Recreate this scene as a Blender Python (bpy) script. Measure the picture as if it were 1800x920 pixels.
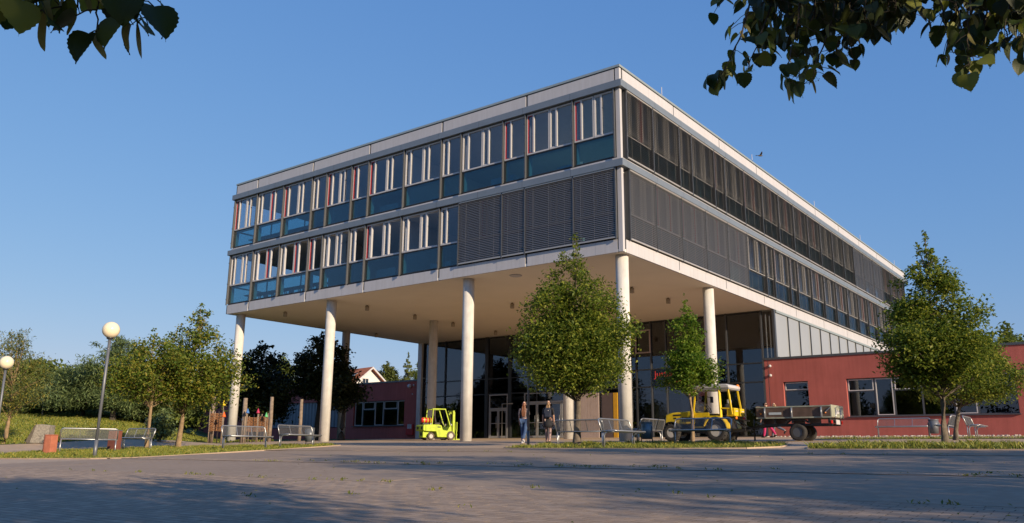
import bpy, bmesh, math, random
import numpy as np
from mathutils import Vector, Matrix
for o in list(bpy.data.objects): bpy.data.objects.remove(o)
SC = bpy.context.scene
COL = SC.collection
R = math.radians
PI = math.pi
rnd = random.Random(7)

# ------------------------------------------------------------------ camera, sky, sun, exposure
EYE = 0.71
F_PX = 1444.2323
_pi, _ro, _yw = 0.22814995, 0.00789174, 0.65490092
_cp, _sp, _cr, _sr = math.cos(_pi), math.sin(_pi), math.cos(_ro), math.sin(_ro)
_W = np.array([[math.cos(_yw), -math.sin(_yw), 0], [math.sin(_yw), math.cos(_yw), 0], [0, 0, 1]])
_r, _u, _f = np.array([1, 0, 0.]), np.array([0, -_sp, _cp]), np.array([0, _cp, _sp])
RW, UW, FW = _W @ (_cr * _r + _sr * _u), _W @ (-_sr * _r + _cr * _u), _W @ _f
cam = bpy.data.cameras.new("camera"); cam.sensor_width = 36; cam.lens = 36 * F_PX / 1800
cam.clip_start = 0.1; cam.clip_end = 3000
camo = bpy.data.objects.new("camera", cam); COL.objects.link(camo)
camo.matrix_world = Matrix(((RW[0], UW[0], -FW[0], 0), (RW[1], UW[1], -FW[1], 0), (RW[2], UW[2], -FW[2], EYE), (0, 0, 0, 1)))
SC.camera = camo

SUN_EL, SUN_DIR = R(18.2), Vector((0.976, -0.216, 0)).normalized()
world = bpy.data.worlds.new("World"); SC.world = world; world.use_nodes = True
wn = world.node_tree; sky = wn.nodes.new("ShaderNodeTexSky"); sky.sky_type = 'NISHITA'; sky.sun_disc = False
sky.sun_elevation = SUN_EL; sky.sun_rotation = math.atan2(SUN_DIR.x, SUN_DIR.y)
sky.altitude = 300; sky.air_density = 1.5; sky.dust_density = 0.0; sky.ozone_density = 6.0
sep = wn.nodes.new("ShaderNodeSeparateColor"); com = wn.nodes.new("ShaderNodeCombineColor"); wn.links.new(sky.outputs[0], sep.inputs[0])
for k_, (gam_, mul_) in enumerate(((0.79, 0.70), (0.57, 0.985), (0.33, 1.98))):     # one even tone curve for the whole sky, as the photograph's
    pw_ = wn.nodes.new("ShaderNodeMath"); pw_.operation = 'POWER'; pw_.inputs[1].default_value = gam_; ml_ = wn.nodes.new("ShaderNodeMath"); ml_.operation = 'MULTIPLY'; ml_.inputs[1].default_value = mul_
    wn.links.new(sep.outputs[k_], pw_.inputs[0]); wn.links.new(pw_.outputs[0], ml_.inputs[0]); wn.links.new(ml_.outputs[0], com.inputs[k_])
bg = wn.nodes["Background"]; wn.links.new(com.outputs[0], bg.inputs[0]); bg.inputs[1].default_value = 0.15
sl = bpy.data.lights.new("sun", 'SUN'); sl.energy = 5.0; sl.angle = R(0.55); sl.color = (1.0, 0.80, 0.56)
so = bpy.data.objects.new("sun", sl); COL.objects.link(so)
sd = Vector((SUN_DIR.x * math.cos(SUN_EL), SUN_DIR.y * math.cos(SUN_EL), math.sin(SUN_EL)))
so.rotation_euler = sd.to_track_quat('Z', 'Y').to_euler()
SC.view_settings.view_transform = 'Standard'; SC.view_settings.look = 'None'
SC.view_settings.exposure = 0.44; SC.view_settings.gamma = 1.0
SC.cycles.max_bounces = 6; SC.cycles.transparent_max_bounces = 16; SC.cycles.glossy_bounces = 3
SC.cycles.caustics_reflective = False; SC.cycles.caustics_refractive = False

# ------------------------------------------------------------------ helpers
def zg(x, y):                                   # height of the ground
    if y < -12: z = -0.48
    elif y < 29.4: z = 0.04 * y
    elif y < 46: z = 1.176 + (y - 29.4) * 0.0286
    else: z = 1.651
    a = math.degrees(math.atan2(-x, max(y, 0.01)))       # grassy bank to the west
    s = min(max((a - 56) / 8, 0), 1); s = s * s * (3 - 2 * s)
    d = math.hypot(x, y)
    h = min(max((d - 40) * 0.09, 0), 6.0)
    return z + h * s
def ray(px, py): return FW + RW * (px - 900) / F_PX - UW * (py - 460) / F_PX
def at_dist(px, py, D):
    d = ray(px, py); return Vector((0, 0, EYE)) + Vector(d) * (D / math.hypot(d[0], d[1]))
def on_y(px, py, y):
    d = ray(px, py); return Vector((0, 0, EYE)) + Vector(d) * (y / d[1])
def bearing(px, D):                              # ground point seen in column px (near the ground), D metres away
    p = at_dist(px, 780, D); return p.x, p.y

def tag(o, label=None, cat=None, group=None, kind=None):
    if label: o["label"] = label
    if cat: o["category"] = cat
    if group: o["group"] = group
    if kind: o["kind"] = kind
    return o
def empty(name, loc=(0, 0, 0), rz=0, label=None, cat=None, group=None):
    o = bpy.data.objects.new(name, None); COL.objects.link(o); o.empty_display_size = 0.2
    o.location = loc; o.rotation_euler = (0, 0, rz)
    return tag(o, label, cat, group)
def link(name, me, parent=None, loc=None, rot=None):
    o = bpy.data.objects.new(name, me); COL.objects.link(o)
    if parent: o.parent = parent
    if loc is not None: o.location = loc
    if rot is not None: o.rotation_euler = rot
    return o
def copy_tree(o, parent=None):
    c = o.copy(); COL.objects.link(c)
    if parent: c.parent = parent
    for ch in list(o.children): copy_tree(ch, c)
    return c

class MB:
    def __init__(s): s.v = []; s.f = []; s.m = []; s.sm = []; s.X = None; s.cur = 0
    def P(s, p):
        p = Vector(p)
        if s.X is not None: p = s.X @ p
        s.v.append(p); return len(s.v) - 1
    def face(s, pts, mi=None, smooth=False):
        s.f.append([s.P(p) for p in pts]); s.m.append(s.cur if mi is None else mi); s.sm.append(smooth); return s
    def fidx(s, idx, smooth=False): s.f.append(idx); s.m.append(s.cur); s.sm.append(smooth)
    def box(s, x0, x1, y0, y1, z0, z1):
        b = [s.P(p) for p in ((x0,y0,z0),(x1,y0,z0),(x1,y1,z0),(x0,y1,z0),(x0,y0,z1),(x1,y0,z1),(x1,y1,z1),(x0,y1,z1))]
        for q in ((0,3,2,1),(4,5,6,7),(0,1,5,4),(1,2,6,5),(2,3,7,6),(3,0,4,7)): s.fidx([b[i] for i in q])
        return s
    def cbox(s, c, d, rot=None):                 # centred box, optional rotation matrix
        old = s.X; T = Matrix.Translation(c)
        if rot is not None: T = T @ rot
        s.X = T if old is None else old @ T
        s.box(-d[0]/2, d[0]/2, -d[1]/2, d[1]/2, -d[2]/2, d[2]/2); s.X = old; return s
    def bar(s, a, b, w, h=None):                 # square bar from a to b
        a, b = Vector(a), Vector(b); d = b - a; L = d.length
        if L < 1e-6: return s
        return s.cbox((a + b) / 2, (w, h or w, L), d.to_track_quat('Z', 'Y').to_matrix().to_4x4())
    def prism(s, poly, y0, y1, axis='y'):        # extrude a 2-D outline
        def q(p, t): return (p[0], t, p[1]) if axis == 'y' else ((t, p[0], p[1]) if axis == 'x' else (p[0], p[1], t))
        n = len(poly); a = [s.P(q(p, y0)) for p in poly]; b = [s.P(q(p, y1)) for p in poly]
        s.fidx(a[::-1]); s.fidx(b)
        for i in range(n): s.fidx([a[i], a[(i+1) % n], b[(i+1) % n], b[i]])
        return s
    def tube(s, pts, r, n=8, cap=True):
        pts = [Vector(p) for p in pts]; rings = []; k = len(pts)
        rr = r if isinstance(r, (list, tuple)) else [r] * k
        up = Vector((0, 0, 1))
        for i, p in enumerate(pts):
            d = (pts[min(i+1, k-1)] - pts[max(i-1, 0)]).normalized()
            u = d.cross(up)
            if u.length < 0.05: u = d.cross(Vector((0, 1, 0)))
            u.normalize(); w = u.cross(d).normalized()
            rings.append([s.P(p + (u * math.cos(2*PI*j/n) + w * math.sin(2*PI*j/n)) * rr[i]) for j in range(n)])
        for i in range(k - 1):
            for j in range(n): s.fidx([rings[i][j], rings[i][(j+1) % n], rings[i+1][(j+1) % n], rings[i+1][j]], True)
        if cap: s.fidx(rings[0][::-1]); s.fidx(rings[-1])
        return s
    def lathe(s, prof, n=24, axis='z', c=(0, 0, 0), smooth=True, cap=True):   # prof: (radius, height)
        rings = []; c = Vector(c)
        for r, h in prof:
            ring = []
            for j in range(n):
                a = 2*PI*j/n; x, y = r*math.cos(a), r*math.sin(a)
                ring.append(s.P(c + Vector((x, y, h) if axis == 'z' else ((x, h, y) if axis == 'y' else (h, x, y)))))
            rings.append(ring)
        for i in range(len(rings) - 1):
            for j in range(n): s.fidx([rings[i][j], rings[i][(j+1) % n], rings[i+1][(j+1) % n], rings[i+1][j]], smooth)
        if cap: s.fidx(rings[0][::-1]); s.fidx(rings[-1])
        return s
    def mesh(s, name, mats):
        me = bpy.data.meshes.new(name); me.from_pydata([tuple(v) for v in s.v], [], s.f)
        for m in (mats if isinstance(mats, (list, tuple)) else [mats]): me.materials.append(m)
        me.polygons.foreach_set("material_index", s.m); me.polygons.foreach_set("use_smooth", s.sm)
        bm = bmesh.new(); bm.from_mesh(me); bmesh.ops.recalc_face_normals(bm, faces=bm.faces); bm.to_mesh(me); bm.free()
        me.update(); return me
    def build(s, name, mats, parent=None, bevel=0, loc=None, rot=None):
        o = link(name, s.mesh(name, mats), parent, loc, rot)
        if bevel:
            b = o.modifiers.new("bevel", 'BEVEL'); b.width = bevel; b.segments = 2; b.limit_method = 'ANGLE'; b.angle_limit = R(50)
        return o

def np_mesh(name, V, F, mats, mi=None, smooth=False):      # V (n,3), F (m,k): fast mesh from arrays
    me = bpy.data.meshes.new(name); k = F.shape[1]
    me.vertices.add(len(V)); me.vertices.foreach_set("co", V.astype(np.float32).ravel())
    me.loops.add(F.size); me.loops.foreach_set("vertex_index", F.astype(np.int32).ravel())
    me.polygons.add(len(F)); me.polygons.foreach_set("loop_start", np.arange(0, F.size, k, dtype=np.int32))
    for m in (mats if isinstance(mats, (list, tuple)) else [mats]): me.materials.append(m)
    if mi is not None: me.polygons.foreach_set("material_index", mi.astype(np.int32))
    me.polygons.foreach_set("use_smooth", np.full(len(F), smooth, dtype=bool))
    me.update(calc_edges=True); me.validate(); return me

# ------------------------------------------------------------------ materials
def mat(name, col, rough=0.6, metal=0.0, var=0.0, scale=4.0, bump=0.0, bscale=40.0, spec=0.5, col2=None, streak=0.0):
    m = bpy.data.materials.new(name); m.use_nodes = True; t = m.node_tree; b = t.nodes["Principled BSDF"]
    b.inputs["Roughness"].default_value = rough; b.inputs["Metallic"].default_value = metal
    b.inputs["Specular IOR Level"].default_value = spec
    c = (*col, 1); b.inputs["Base Color"].default_value = c
    tc = t.nodes.new("ShaderNodeTexCoord")
    if var or col2:
        n = t.nodes.new("ShaderNodeTexNoise"); n.inputs["Scale"].default_value = scale; n.inputs["Detail"].default_value = 6
        t.links.new(tc.outputs["Object"], n.inputs["Vector"])
        r = t.nodes.new("ShaderNodeValToRGB"); r.color_ramp.elements[0].position = 0.3; r.color_ramp.elements[1].position = 0.72
        k2 = col2 or tuple(min(1, x * (1 + var)) for x in col); k1 = tuple(x * (1 - var) for x in col)
        r.color_ramp.elements[0].color = (*k1, 1); r.color_ramp.elements[1].color = (*k2, 1)
        t.links.new(n.outputs["Fac"], r.inputs[0]); t.links.new(r.outputs[0], b.inputs["Base Color"])
    if streak:                                        # rain streaks and soiling, drawn out downwards
        mp = t.nodes.new("ShaderNodeMapping"); mp.inputs["Scale"].default_value = (3.2, 3.2, 0.22); ns = t.nodes.new("ShaderNodeTexNoise"); ns.inputs["Scale"].default_value = 1.6; ns.inputs["Detail"].default_value = 8; ns.inputs["Roughness"].default_value = 0.7
        t.links.new(tc.outputs["Object"], mp.inputs[0]); t.links.new(mp.outputs[0], ns.inputs["Vector"])
        rs_ = t.nodes.new("ShaderNodeValToRGB"); rs_.color_ramp.elements[0].position = 0.32; rs_.color_ramp.elements[1].position = 0.62
        k = 1 - streak; rs_.color_ramp.elements[0].color = (k, k * .99, k * .97, 1); rs_.color_ramp.elements[1].color = (1, 1, 1, 1); t.links.new(ns.outputs["Fac"], rs_.inputs[0])
        mm = t.nodes.new("ShaderNodeMix"); mm.data_type = 'RGBA'; mm.blend_type = 'MULTIPLY'; mm.inputs[0].default_value = 1
        src = b.inputs["Base Color"].links[0].from_socket if b.inputs["Base Color"].links else None
        if src: t.links.new(src, mm.inputs[6])
        else: mm.inputs[6].default_value = c
        t.links.new(rs_.outputs[0], mm.inputs[7]); t.links.new(mm.outputs[2], b.inputs["Base Color"])
    if bump:
        n2 = t.nodes.new("ShaderNodeTexNoise"); n2.inputs["Scale"].default_value = bscale; n2.inputs["Detail"].default_value = 4
        t.links.new(tc.outputs["Object"], n2.inputs["Vector"])
        bp = t.nodes.new("ShaderNodeBump"); bp.inputs["Strength"].default_value = bump; bp.inputs["Distance"].default_value = 0.02
        t.links.new(n2.outputs["Fac"], bp.inputs["Height"]); t.links.new(bp.outputs[0], b.inputs["Normal"])
    return m
def leafmat(name, c1, c2, c3, trans=0.3, rough=0.5):
    m = bpy.data.materials.new(name); m.use_nodes = True; t = m.node_tree; b = t.nodes["Principled BSDF"]
    b.inputs["Roughness"].default_value = rough; b.inputs["Specular IOR Level"].default_value = 0.35
    g = t.nodes.new("ShaderNodeNewGeometry"); r = t.nodes.new("ShaderNodeValToRGB"); e = r.color_ramp.elements
    e[0].color = (*c1, 1); e[1].color = (*c3, 1); k = e.new(0.55); k.color = (*c2, 1)
    t.links.new(g.outputs["Random Per Island"], r.inputs[0]); t.links.new(r.outputs[0], b.inputs["Base Color"])
    tr = t.nodes.new("ShaderNodeBsdfTranslucent"); mx = t.nodes.new("ShaderNodeMixShader"); mx.inputs[0].default_value = trans
    t.links.new(r.outputs[0], tr.inputs[0]); t.links.new(b.outputs[0], mx.inputs[1]); t.links.new(tr.outputs[0], mx.inputs[2])
    t.links.new(mx.outputs[0], t.nodes["Material Output"].inputs[0]); return m
def glassmat(name, tint, refl=1.0, rough=0.0, ior=1.5, opaque=0.0):
    m = bpy.data.materials.new(name); m.use_nodes = True; t = m.node_tree; t.nodes.remove(t.nodes["Principled BSDF"])
    tr = t.nodes.new("ShaderNodeBsdfTransparent"); tr.inputs[0].default_value = (*tint, 1)
    gl = t.nodes.new("ShaderNodeBsdfGlossy"); gl.inputs["Roughness"].default_value = rough; gl.inputs[0].default_value = (0.9, 0.93, 1, 1)
    fr = t.nodes.new("ShaderNodeFresnel"); ge = t.nodes.new("ShaderNodeNewGeometry"); mr = t.nodes.new("ShaderNodeMapRange")
    mr.inputs[3].default_value = ior; mr.inputs[4].default_value = 1 / ior; t.links.new(ge.outputs["Backfacing"], mr.inputs[0]); t.links.new(mr.outputs[0], fr.inputs[0])
    mu = t.nodes.new("ShaderNodeMath"); mu.operation = 'MULTIPLY'; mu.inputs[1].default_value = refl; mu.use_clamp = True
    mx = t.nodes.new("ShaderNodeMixShader"); t.links.new(fr.outputs[0], mu.inputs[0]); t.links.new(mu.outputs[0], mx.inputs[0])
    t.links.new(tr.outputs[0], mx.inputs[1]); t.links.new(gl.outputs[0], mx.inputs[2])
    t.links.new(mx.outputs[0], t.nodes["Material Output"].inputs[0]); return m

M_WHITE = mat("white_panel", (0.51, 0.50, 0.52), 0.45, var=0.03, scale=1.2, streak=0.10)
M_BAND = mat("grey_band_metal", (0.20, 0.23, 0.26), 0.42, 0.3, var=0.06, scale=2)
M_COPE = mat("coping_metal", (0.36, 0.40, 0.38), 0.4, 0.4, var=0.05)
M_POST = mat("grey_post_metal", (0.10, 0.105, 0.115), 0.4, 0.3)
M_DARK = mat("dark_frame", (0.025, 0.027, 0.03), 0.45)
M_FRAME = mat("white_window_frame", (0.50, 0.49, 0.50), 0.4, var=0.03)
M_GFRAME = mat("grey_window_frame", (0.36, 0.36, 0.37), 0.4, 0.3)
M_REDF = mat("red_vent_frame", (0.34, 0.03, 0.05), 0.4)
M_SOFFIT = mat("soffit_plaster", (0.82, 0.75, 0.63), 0.9, var=0.03, scale=0.6)
M_CONC = mat("column_concrete", (0.60, 0.585, 0.56), 0.8, var=0.09, scale=3, bump=0.12, bscale=25, streak=0.22)
M_SLAT = mat("blind_slat", (0.19, 0.19, 0.195), 0.36, 0.55)
M_RAIL = mat("blind_rail", (0.45, 0.42, 0.38), 0.4, 0.4)
M_IN = mat("room_plaster", (0.62, 0.62, 0.62), 0.9, var=0.05)
M_INF = mat("room_floor", (0.28, 0.27, 0.26), 0.7)
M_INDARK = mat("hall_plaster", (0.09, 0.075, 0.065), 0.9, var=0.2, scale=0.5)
M_REDW = mat("red_render", (0.40, 0.105, 0.09), 0.95, var=0.10, scale=0.9, bump=0.25, bscale=60, streak=0.16)
M_FLASH = mat("dark_flashing", (0.10, 0.105, 0.115), 0.4, 0.5)
M_CORR = mat("grey_cladding", (0.20, 0.22, 0.25), 0.5, 0.3, var=0.08)
M_BOARD = mat("pale_boards", (0.42, 0.34, 0.33), 0.7, var=0.08, scale=2)
M_BROWN = mat("brown_board", (0.10, 0.075, 0.08), 0.6, var=0.1)
M_YELB = mat("ochre_board", (0.55, 0.30, 0.02), 0.5, var=0.1)
M_GL = glassmat("window_glass", (0.80, 0.83, 0.86), 1.3, 0.0, 1.52)
M_GLT = glassmat("teal_glass", (0.44, 0.68, 0.73), 1.4, 0.0, 1.5)
M_GLH = glassmat("hall_glass", (0.60, 0.63, 0.66), 1.6, 0.0, 1.5)
M_OPAL = mat("opal_panel", (0.30, 0.31, 0.32), 0.25, var=0.04, scale=0.4)
M_MESH = mat("bench_mesh_wire", (0.22, 0.225, 0.23), 0.45, 0.6)
M_STEEL = mat("galvanised_tube", (0.42, 0.43, 0.45), 0.38, 0.75, var=0.08, scale=8)
M_STEELD = mat("grey_painted_tube", (0.15, 0.17, 0.20), 0.4, 0.4)
M_POLE = mat("lamp_pole_paint", (0.14, 0.15, 0.17), 0.45, 0.3, var=0.1)
M_GLOBE = mat("globe_opal", (0.80, 0.70, 0.50), 0.16, var=0.03, scale=2)
M_BRICKB = mat("brick_red_bin", (0.42, 0.14, 0.08), 0.8, var=0.15, scale=6, bump=0.2)
M_STONE = mat("granite_block", (0.24, 0.22, 0.19), 0.9, var=0.35, scale=14, bump=0.6, bscale=18)
M_WOOD = mat("weathered_wood", (0.22, 0.17, 0.13), 0.85, var=0.3, scale=7, bump=0.4, bscale=20)
M_WATTLE = mat("willow_wattle", (0.23, 0.11, 0.05), 0.9, var=0.35, scale=12)
M_BARK = mat("tree_bark", (0.13, 0.105, 0.08), 0.95, var=0.35, scale=9, bump=0.8, bscale=22)
M_BARKO = mat("ochre_bark", (0.25, 0.175, 0.10), 0.95, var=0.3, scale=9, bump=0.6, bscale=22)
M_BARKD = mat("dark_bark", (0.06, 0.05, 0.04), 0.95, var=0.3, scale=8, bump=0.6, bscale=20)
M_CREAM = mat("white_house_wall", (0.62, 0.62, 0.62), 0.8, var=0.04)
M_ORANGE = mat("orange_roof_tile", (0.42, 0.13, 0.05), 0.8, var=0.15, scale=3)
M_GRAVEL = mat("wall_gravel", (0.5, 0.48, 0.45), 0.9, var=0.3, scale=20)
L_LIME = leafmat("lime_leaf", (0.055, 0.10, 0.012), (0.155, 0.215, 0.028), (0.36, 0.37, 0.055), 0.5)
L_FRESH = leafmat("fresh_leaf", (0.06, 0.13, 0.012), (0.14, 0.24, 0.022), (0.27, 0.33, 0.045), 0.48)
L_MAPLE = leafmat("maple_leaf", (0.07, 0.125, 0.016), (0.165, 0.22, 0.03), (0.35, 0.30, 0.05), 0.45)
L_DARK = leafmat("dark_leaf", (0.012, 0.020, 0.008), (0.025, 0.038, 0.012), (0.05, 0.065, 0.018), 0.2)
L_MID = leafmat("mid_leaf", (0.08, 0.115, 0.024), (0.15, 0.20, 0.038), (0.25, 0.28, 0.06), 0.38)
L_PINE = leafmat("pine_needle", (0.06, 0.10, 0.04), (0.13, 0.185, 0.07), (0.22, 0.27, 0.10), 0.22, 0.6)
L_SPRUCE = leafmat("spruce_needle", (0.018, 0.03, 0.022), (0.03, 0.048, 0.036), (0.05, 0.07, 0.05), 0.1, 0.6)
L_CONIF = leafmat("conifer_spray", (0.06, 0.085, 0.02), (0.10, 0.13, 0.03), (0.16, 0.17, 0.05), 0.15, 0.6)
L_WILLOW = leafmat("willow_leaf", (0.08, 0.11, 0.03), (0.15, 0.185, 0.055), (0.34, 0.28, 0.05), 0.38)
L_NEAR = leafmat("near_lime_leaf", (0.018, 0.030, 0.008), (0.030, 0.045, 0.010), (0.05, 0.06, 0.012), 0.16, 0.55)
L_BRACT = leafmat("lime_bract", (0.16, 0.15, 0.05), (0.26, 0.23, 0.07), (0.34, 0.30, 0.10), 0.3)
L_GRASS = leafmat("grass_blade", (0.10, 0.14, 0.022), (0.20, 0.23, 0.033), (0.36, 0.31, 0.065), 0.28)
L_FLOWER = leafmat("yellow_flower", (0.5, 0.33, 0.02), (0.6, 0.42, 0.03), (0.7, 0.5, 0.04), 0.2)
# ------------------------------------------------------------------ ground and paving (the setting)
XC, YC = -16.3689, 28.8266
def sheet(name, xs, ys, m, dz, parent=None, test=None):
    V = [(x, y, zg(x, y) + dz) for y in ys for x in xs]; F = []; nx = len(xs)
    for j in range(len(ys) - 1):
        for i in range(nx - 1):
            if test is None or test((xs[i] + xs[i+1]) / 2, (ys[j] + ys[j+1]) / 2): F.append([j*nx+i, j*nx+i+1, (j+1)*nx+i+1, (j+1)*nx+i])
    return link(name, np_mesh(name, np.array(V), np.array(F), m, smooth=True), parent)
def ground_mat(name, cols, scales, bump=0.3, bsc=30.0, rough=0.95):
    m = bpy.data.materials.new(name); m.use_nodes = True; t = m.node_tree; b = t.nodes["Principled BSDF"]
    b.inputs["Roughness"].default_value = rough; b.inputs["Specular IOR Level"].default_value = 0.3
    tc = t.nodes.new("ShaderNodeNewGeometry"); prev = None
    for (c, s) in zip(cols[1:], scales):
        n = t.nodes.new("ShaderNodeTexNoise"); n.inputs["Scale"].default_value = s; n.inputs["Detail"].default_value = 7; n.inputs["Roughness"].default_value = 0.65
        t.links.new(tc.outputs["Position"], n.inputs["Vector"])
        r = t.nodes.new("ShaderNodeValToRGB"); r.color_ramp.elements[0].position = 0.42; r.color_ramp.elements[1].position = 0.66
        t.links.new(n.outputs["Fac"], r.inputs[0])
        mx = t.nodes.new("ShaderNodeMix"); mx.data_type = 'RGBA'; t.links.new(r.outputs[0], mx.inputs[0])
        if prev is None: mx.inputs[6].default_value = (*cols[0], 1)
        else: t.links.new(prev, mx.inputs[6])
        mx.inputs[7].default_value = (*c, 1); prev = mx.outputs[2]
    t.links.new(prev, b.inputs["Base Color"])
    n2 = t.nodes.new("ShaderNodeTexNoise"); n2.inputs["Scale"].default_value = bsc; n2.inputs["Detail"].default_value = 5
    t.links.new(tc.outputs["Position"], n2.inputs["Vector"])
    bp = t.nodes.new("ShaderNodeBump"); bp.inputs["Strength"].default_value = bump; bp.inputs["Distance"].default_value = 0.02
    t.links.new(n2.outputs["Fac"], bp.inputs["Height"]); t.links.new(bp.outputs[0], b.inputs["Normal"])
    return m
G_GRASS = ground_mat("meadow_grass", [(0.065, 0.085, 0.018), (0.12, 0.13, 0.026), (0.045, 0.065, 0.018)], [0.25, 2.2], 0.8, 9)
G_CONC = ground_mat("plaza_concrete", [(0.43, 0.325, 0.235), (0.355, 0.27, 0.195), (0.47, 0.36, 0.265)], [0.6, 5.0], 0.15, 60, 0.85)
G_SLAB = ground_mat("slab_concrete", [(0.31, 0.232, 0.17), (0.25, 0.187, 0.138), (0.345, 0.265, 0.198)], [0.35, 7.0], 0.2, 50, 0.8)
G_JOINT = ground_mat("joint_moss", [(0.085, 0.068, 0.052), (0.09, 0.09, 0.035), (0.06, 0.05, 0.038)], [1.5, 12], 0.5, 60)
G_SOIL = ground_mat("verge_soil", [(0.09, 0.095, 0.03), (0.15, 0.12, 0.06), (0.07, 0.08, 0.02)], [1.2, 8], 0.6, 30)
PAV = []
for i, c in enumerate([(0.335, 0.25, 0.185), (0.30, 0.225, 0.165), (0.36, 0.272, 0.203), (0.285, 0.215, 0.163)]):
    PAV.append(ground_mat("paver_%s" % "abcd"[i], [c, tuple(k * 0.84 for k in c), tuple(k * 1.12 for k in c)], [0.8, 14.0], 0.12, 90, 0.8))
xs = [-900, -500, -300, -220, -170] + list(range(-140, -70, 5)) + [x * 1.5 for x in range(-46, -16)] + list(range(-24, 60, 4)) + [70, 90, 130, 200, 350, 700]
ys = [-500, -250, -120, -60, -30, -12] + [x * 1.5 for x in range(-7, 20)] + [29.4, 31, 33, 35, 36.5, 38, 39.5, 41, 42.5, 44, 46, 49, 52, 56, 60, 70, 85, 100, 130, 170, 230, 320, 500, 900]
tag(sheet("ground", xs, ys, G_GRASS, 0.0), kind="structure")
def in_poly(x, y, P):
    c = False; j = len(P) - 1
    for i in range(len(P)):
        if (P[i][1] > y) != (P[j][1] > y) and x < (P[j][0] - P[i][0]) * (y - P[i][1]) / (P[j][1] - P[i][1]) + P[i][0]: c = not c
        j = i
    return c
GRASS_EDGE = [(-40.5, -14), (-41.5, 2)] + [bearing(a, b) for a, b in ((-60, 42.2), (0, 42.5), (100, 43), (200, 44), (300, 46), (400, 49), (480, 52), (560, 55), (625, 58))] + [(-48.0, 45.9)]
def poly_sheet(name, P, m, dz, thick=None, step=None):
    bm = bmesh.new(); f = bm.faces.new([bm.verts.new((x, y, 0)) for x, y in P])
    bmesh.ops.triangulate(bm, faces=[f])
    def cut(co, no): bmesh.ops.bisect_plane(bm, geom=bm.verts[:] + bm.edges[:] + bm.faces[:], plane_co=co, plane_no=no)
    if step:
        for v_ in np.arange(min(p[0] for p in P) + step, min(max(p[0] for p in P), -10), step): cut((v_, 0, 0), (1, 0, 0))
        for v_ in np.arange(min(p[1] for p in P) + step, max(p[1] for p in P), step): cut((0, v_, 0), (0, 1, 0))
    for yc in (29.4, 46.0):
        bmesh.ops.bisect_plane(bm, geom=bm.verts[:] + bm.edges[:] + bm.faces[:], plane_co=(0, yc, 0), plane_no=(0, 1, 0))
    if thick: r = bmesh.ops.extrude_face_region(bm, geom=bm.faces[:]); tops = {v for v in r["geom"] if isinstance(v, bmesh.types.BMVert)}
    for v in bm.verts: v.co.z = zg(v.co.x, v.co.y) + (dz if not thick or v in tops else dz - thick)
    bmesh.ops.recalc_face_normals(bm, faces=bm.faces)
    me = bpy.data.meshes.new(name); bm.to_mesh(me); bm.free(); me.materials.append(m)
    if me.polygons and me.polygons[0].normal.z < 0 and not thick: me.flip_normals()
    return link(name, me)
tag(poly_sheet("plaza_pavement", [(60, -14), (60, 46.2)] + GRASS_EDGE[::-1], G_CONC, 0.010, step=1.5), kind="structure")

# slab lanes: big concrete slabs between rows of small pavers
lane = empty("concrete_lane"); tag(lane, kind="structure")
def slab(x0, x1, y0, y1, p, name, m, top, bot=0.0):
    mb = MB(); v = [(x, y, zg(x, y) + t) for t in (bot, top) for (x, y) in ((x0, y0), (x1, y0), (x1, y1), (x0, y1))]
    b = [mb.P(q) for q in v]
    for q in ((4,5,6,7),(0,1,5,4),(1,2,6,5),(2,3,7,6),(3,0,4,7)): mb.fidx([b[i] for i in q])
    return mb.build(name, m, p)
for (y0, y1, jl) in ((7.56, 11.18, -2.63), (11.84, 17.14, -0.9), (17.3, 20.15, -3.4)):
    x = jl - 5.3 * 5
    while x < 9:
        x1 = x + 5.3
        xa = max(x, -26.5 if y1 < 10 else (-21.2 if y1 < 14 else (-22.3 if y1 < 18 else -24.0)))
        if xa < x1 - 0.5: slab(xa + 0.006, x1 - 0.006, y0, y1, lane, "concrete_slab", G_SLAB, 0.028 + rnd.uniform(-0.002, 0.002))
        x = x1
drain = MB()
for yy in (7.42, 7.53): drain.face([(-30, yy, zg(-30, yy) + 0.022), (9, yy, zg(9, yy) + 0.022), (9, yy + 0.035, zg(9, yy) + 0.022), (-30, yy + 0.035, zg(-30, yy) + 0.022)])
drain.build("drain_slot", M_DARK, lane)
joint = poly_sheet("joint_sand", [(-30, -2.5), (9, -2.5), (9, 7.4), (-30, 7.4)], G_JOINT, 0.0354)
tag(joint, kind="structure")
paver_field = empty("paver_field"); tag(paver_field, kind="structure")
def paver_mesh(m):                                   # 200 x 100 mm with a chamfer
    mb = MB(); a, b, c = 0.0972, 0.0468, 0.002
    lo = [mb.P(p) for p in ((-a,-b,0),(a,-b,0),(a,b,0),(-a,b,0))]; md = [mb.P(p) for p in ((-a,-b,0.018),(a,-b,0.018),(a,b,0.018),(-a,b,0.018))]
    hi = [mb.P(p) for p in ((-a+c,-b+c,0.022),(a-c,-b+c,0.022),(a-c,b-c,0.022),(-a+c,b-c,0.022))]
    for i in range(4):
        j = (i+1) % 4; mb.fidx([lo[i], lo[j], md[j], md[i]]); mb.fidx([md[i], md[j], hi[j], hi[i]])
    mb.fidx(hi); return mb.mesh("paver", m)
PM = [paver_mesh(m) for m in PAV]
allp = []
row = 0; y = 2.6
while y < 7.4:
    x = -22 + (0.1 if row % 2 else 0.0) + rnd.uniform(-.03, .03)
    while x < 0.9:
        d = math.hypot(x, y); px = 900 + F_PX * (x * RW[0] + y * RW[1]) / (x * FW[0] + y * FW[1] - 0.11) if (x * FW[0] + y * FW[1]) > 1 else -9
        allp.append((0 if -20 < px < 1820 else 1, d, x, y)); x += 0.2
    y += 0.1; row += 1
allp.sort(); near, far = allp[:300], [p for p in allp[300:] if p[3] > 2.6]
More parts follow.
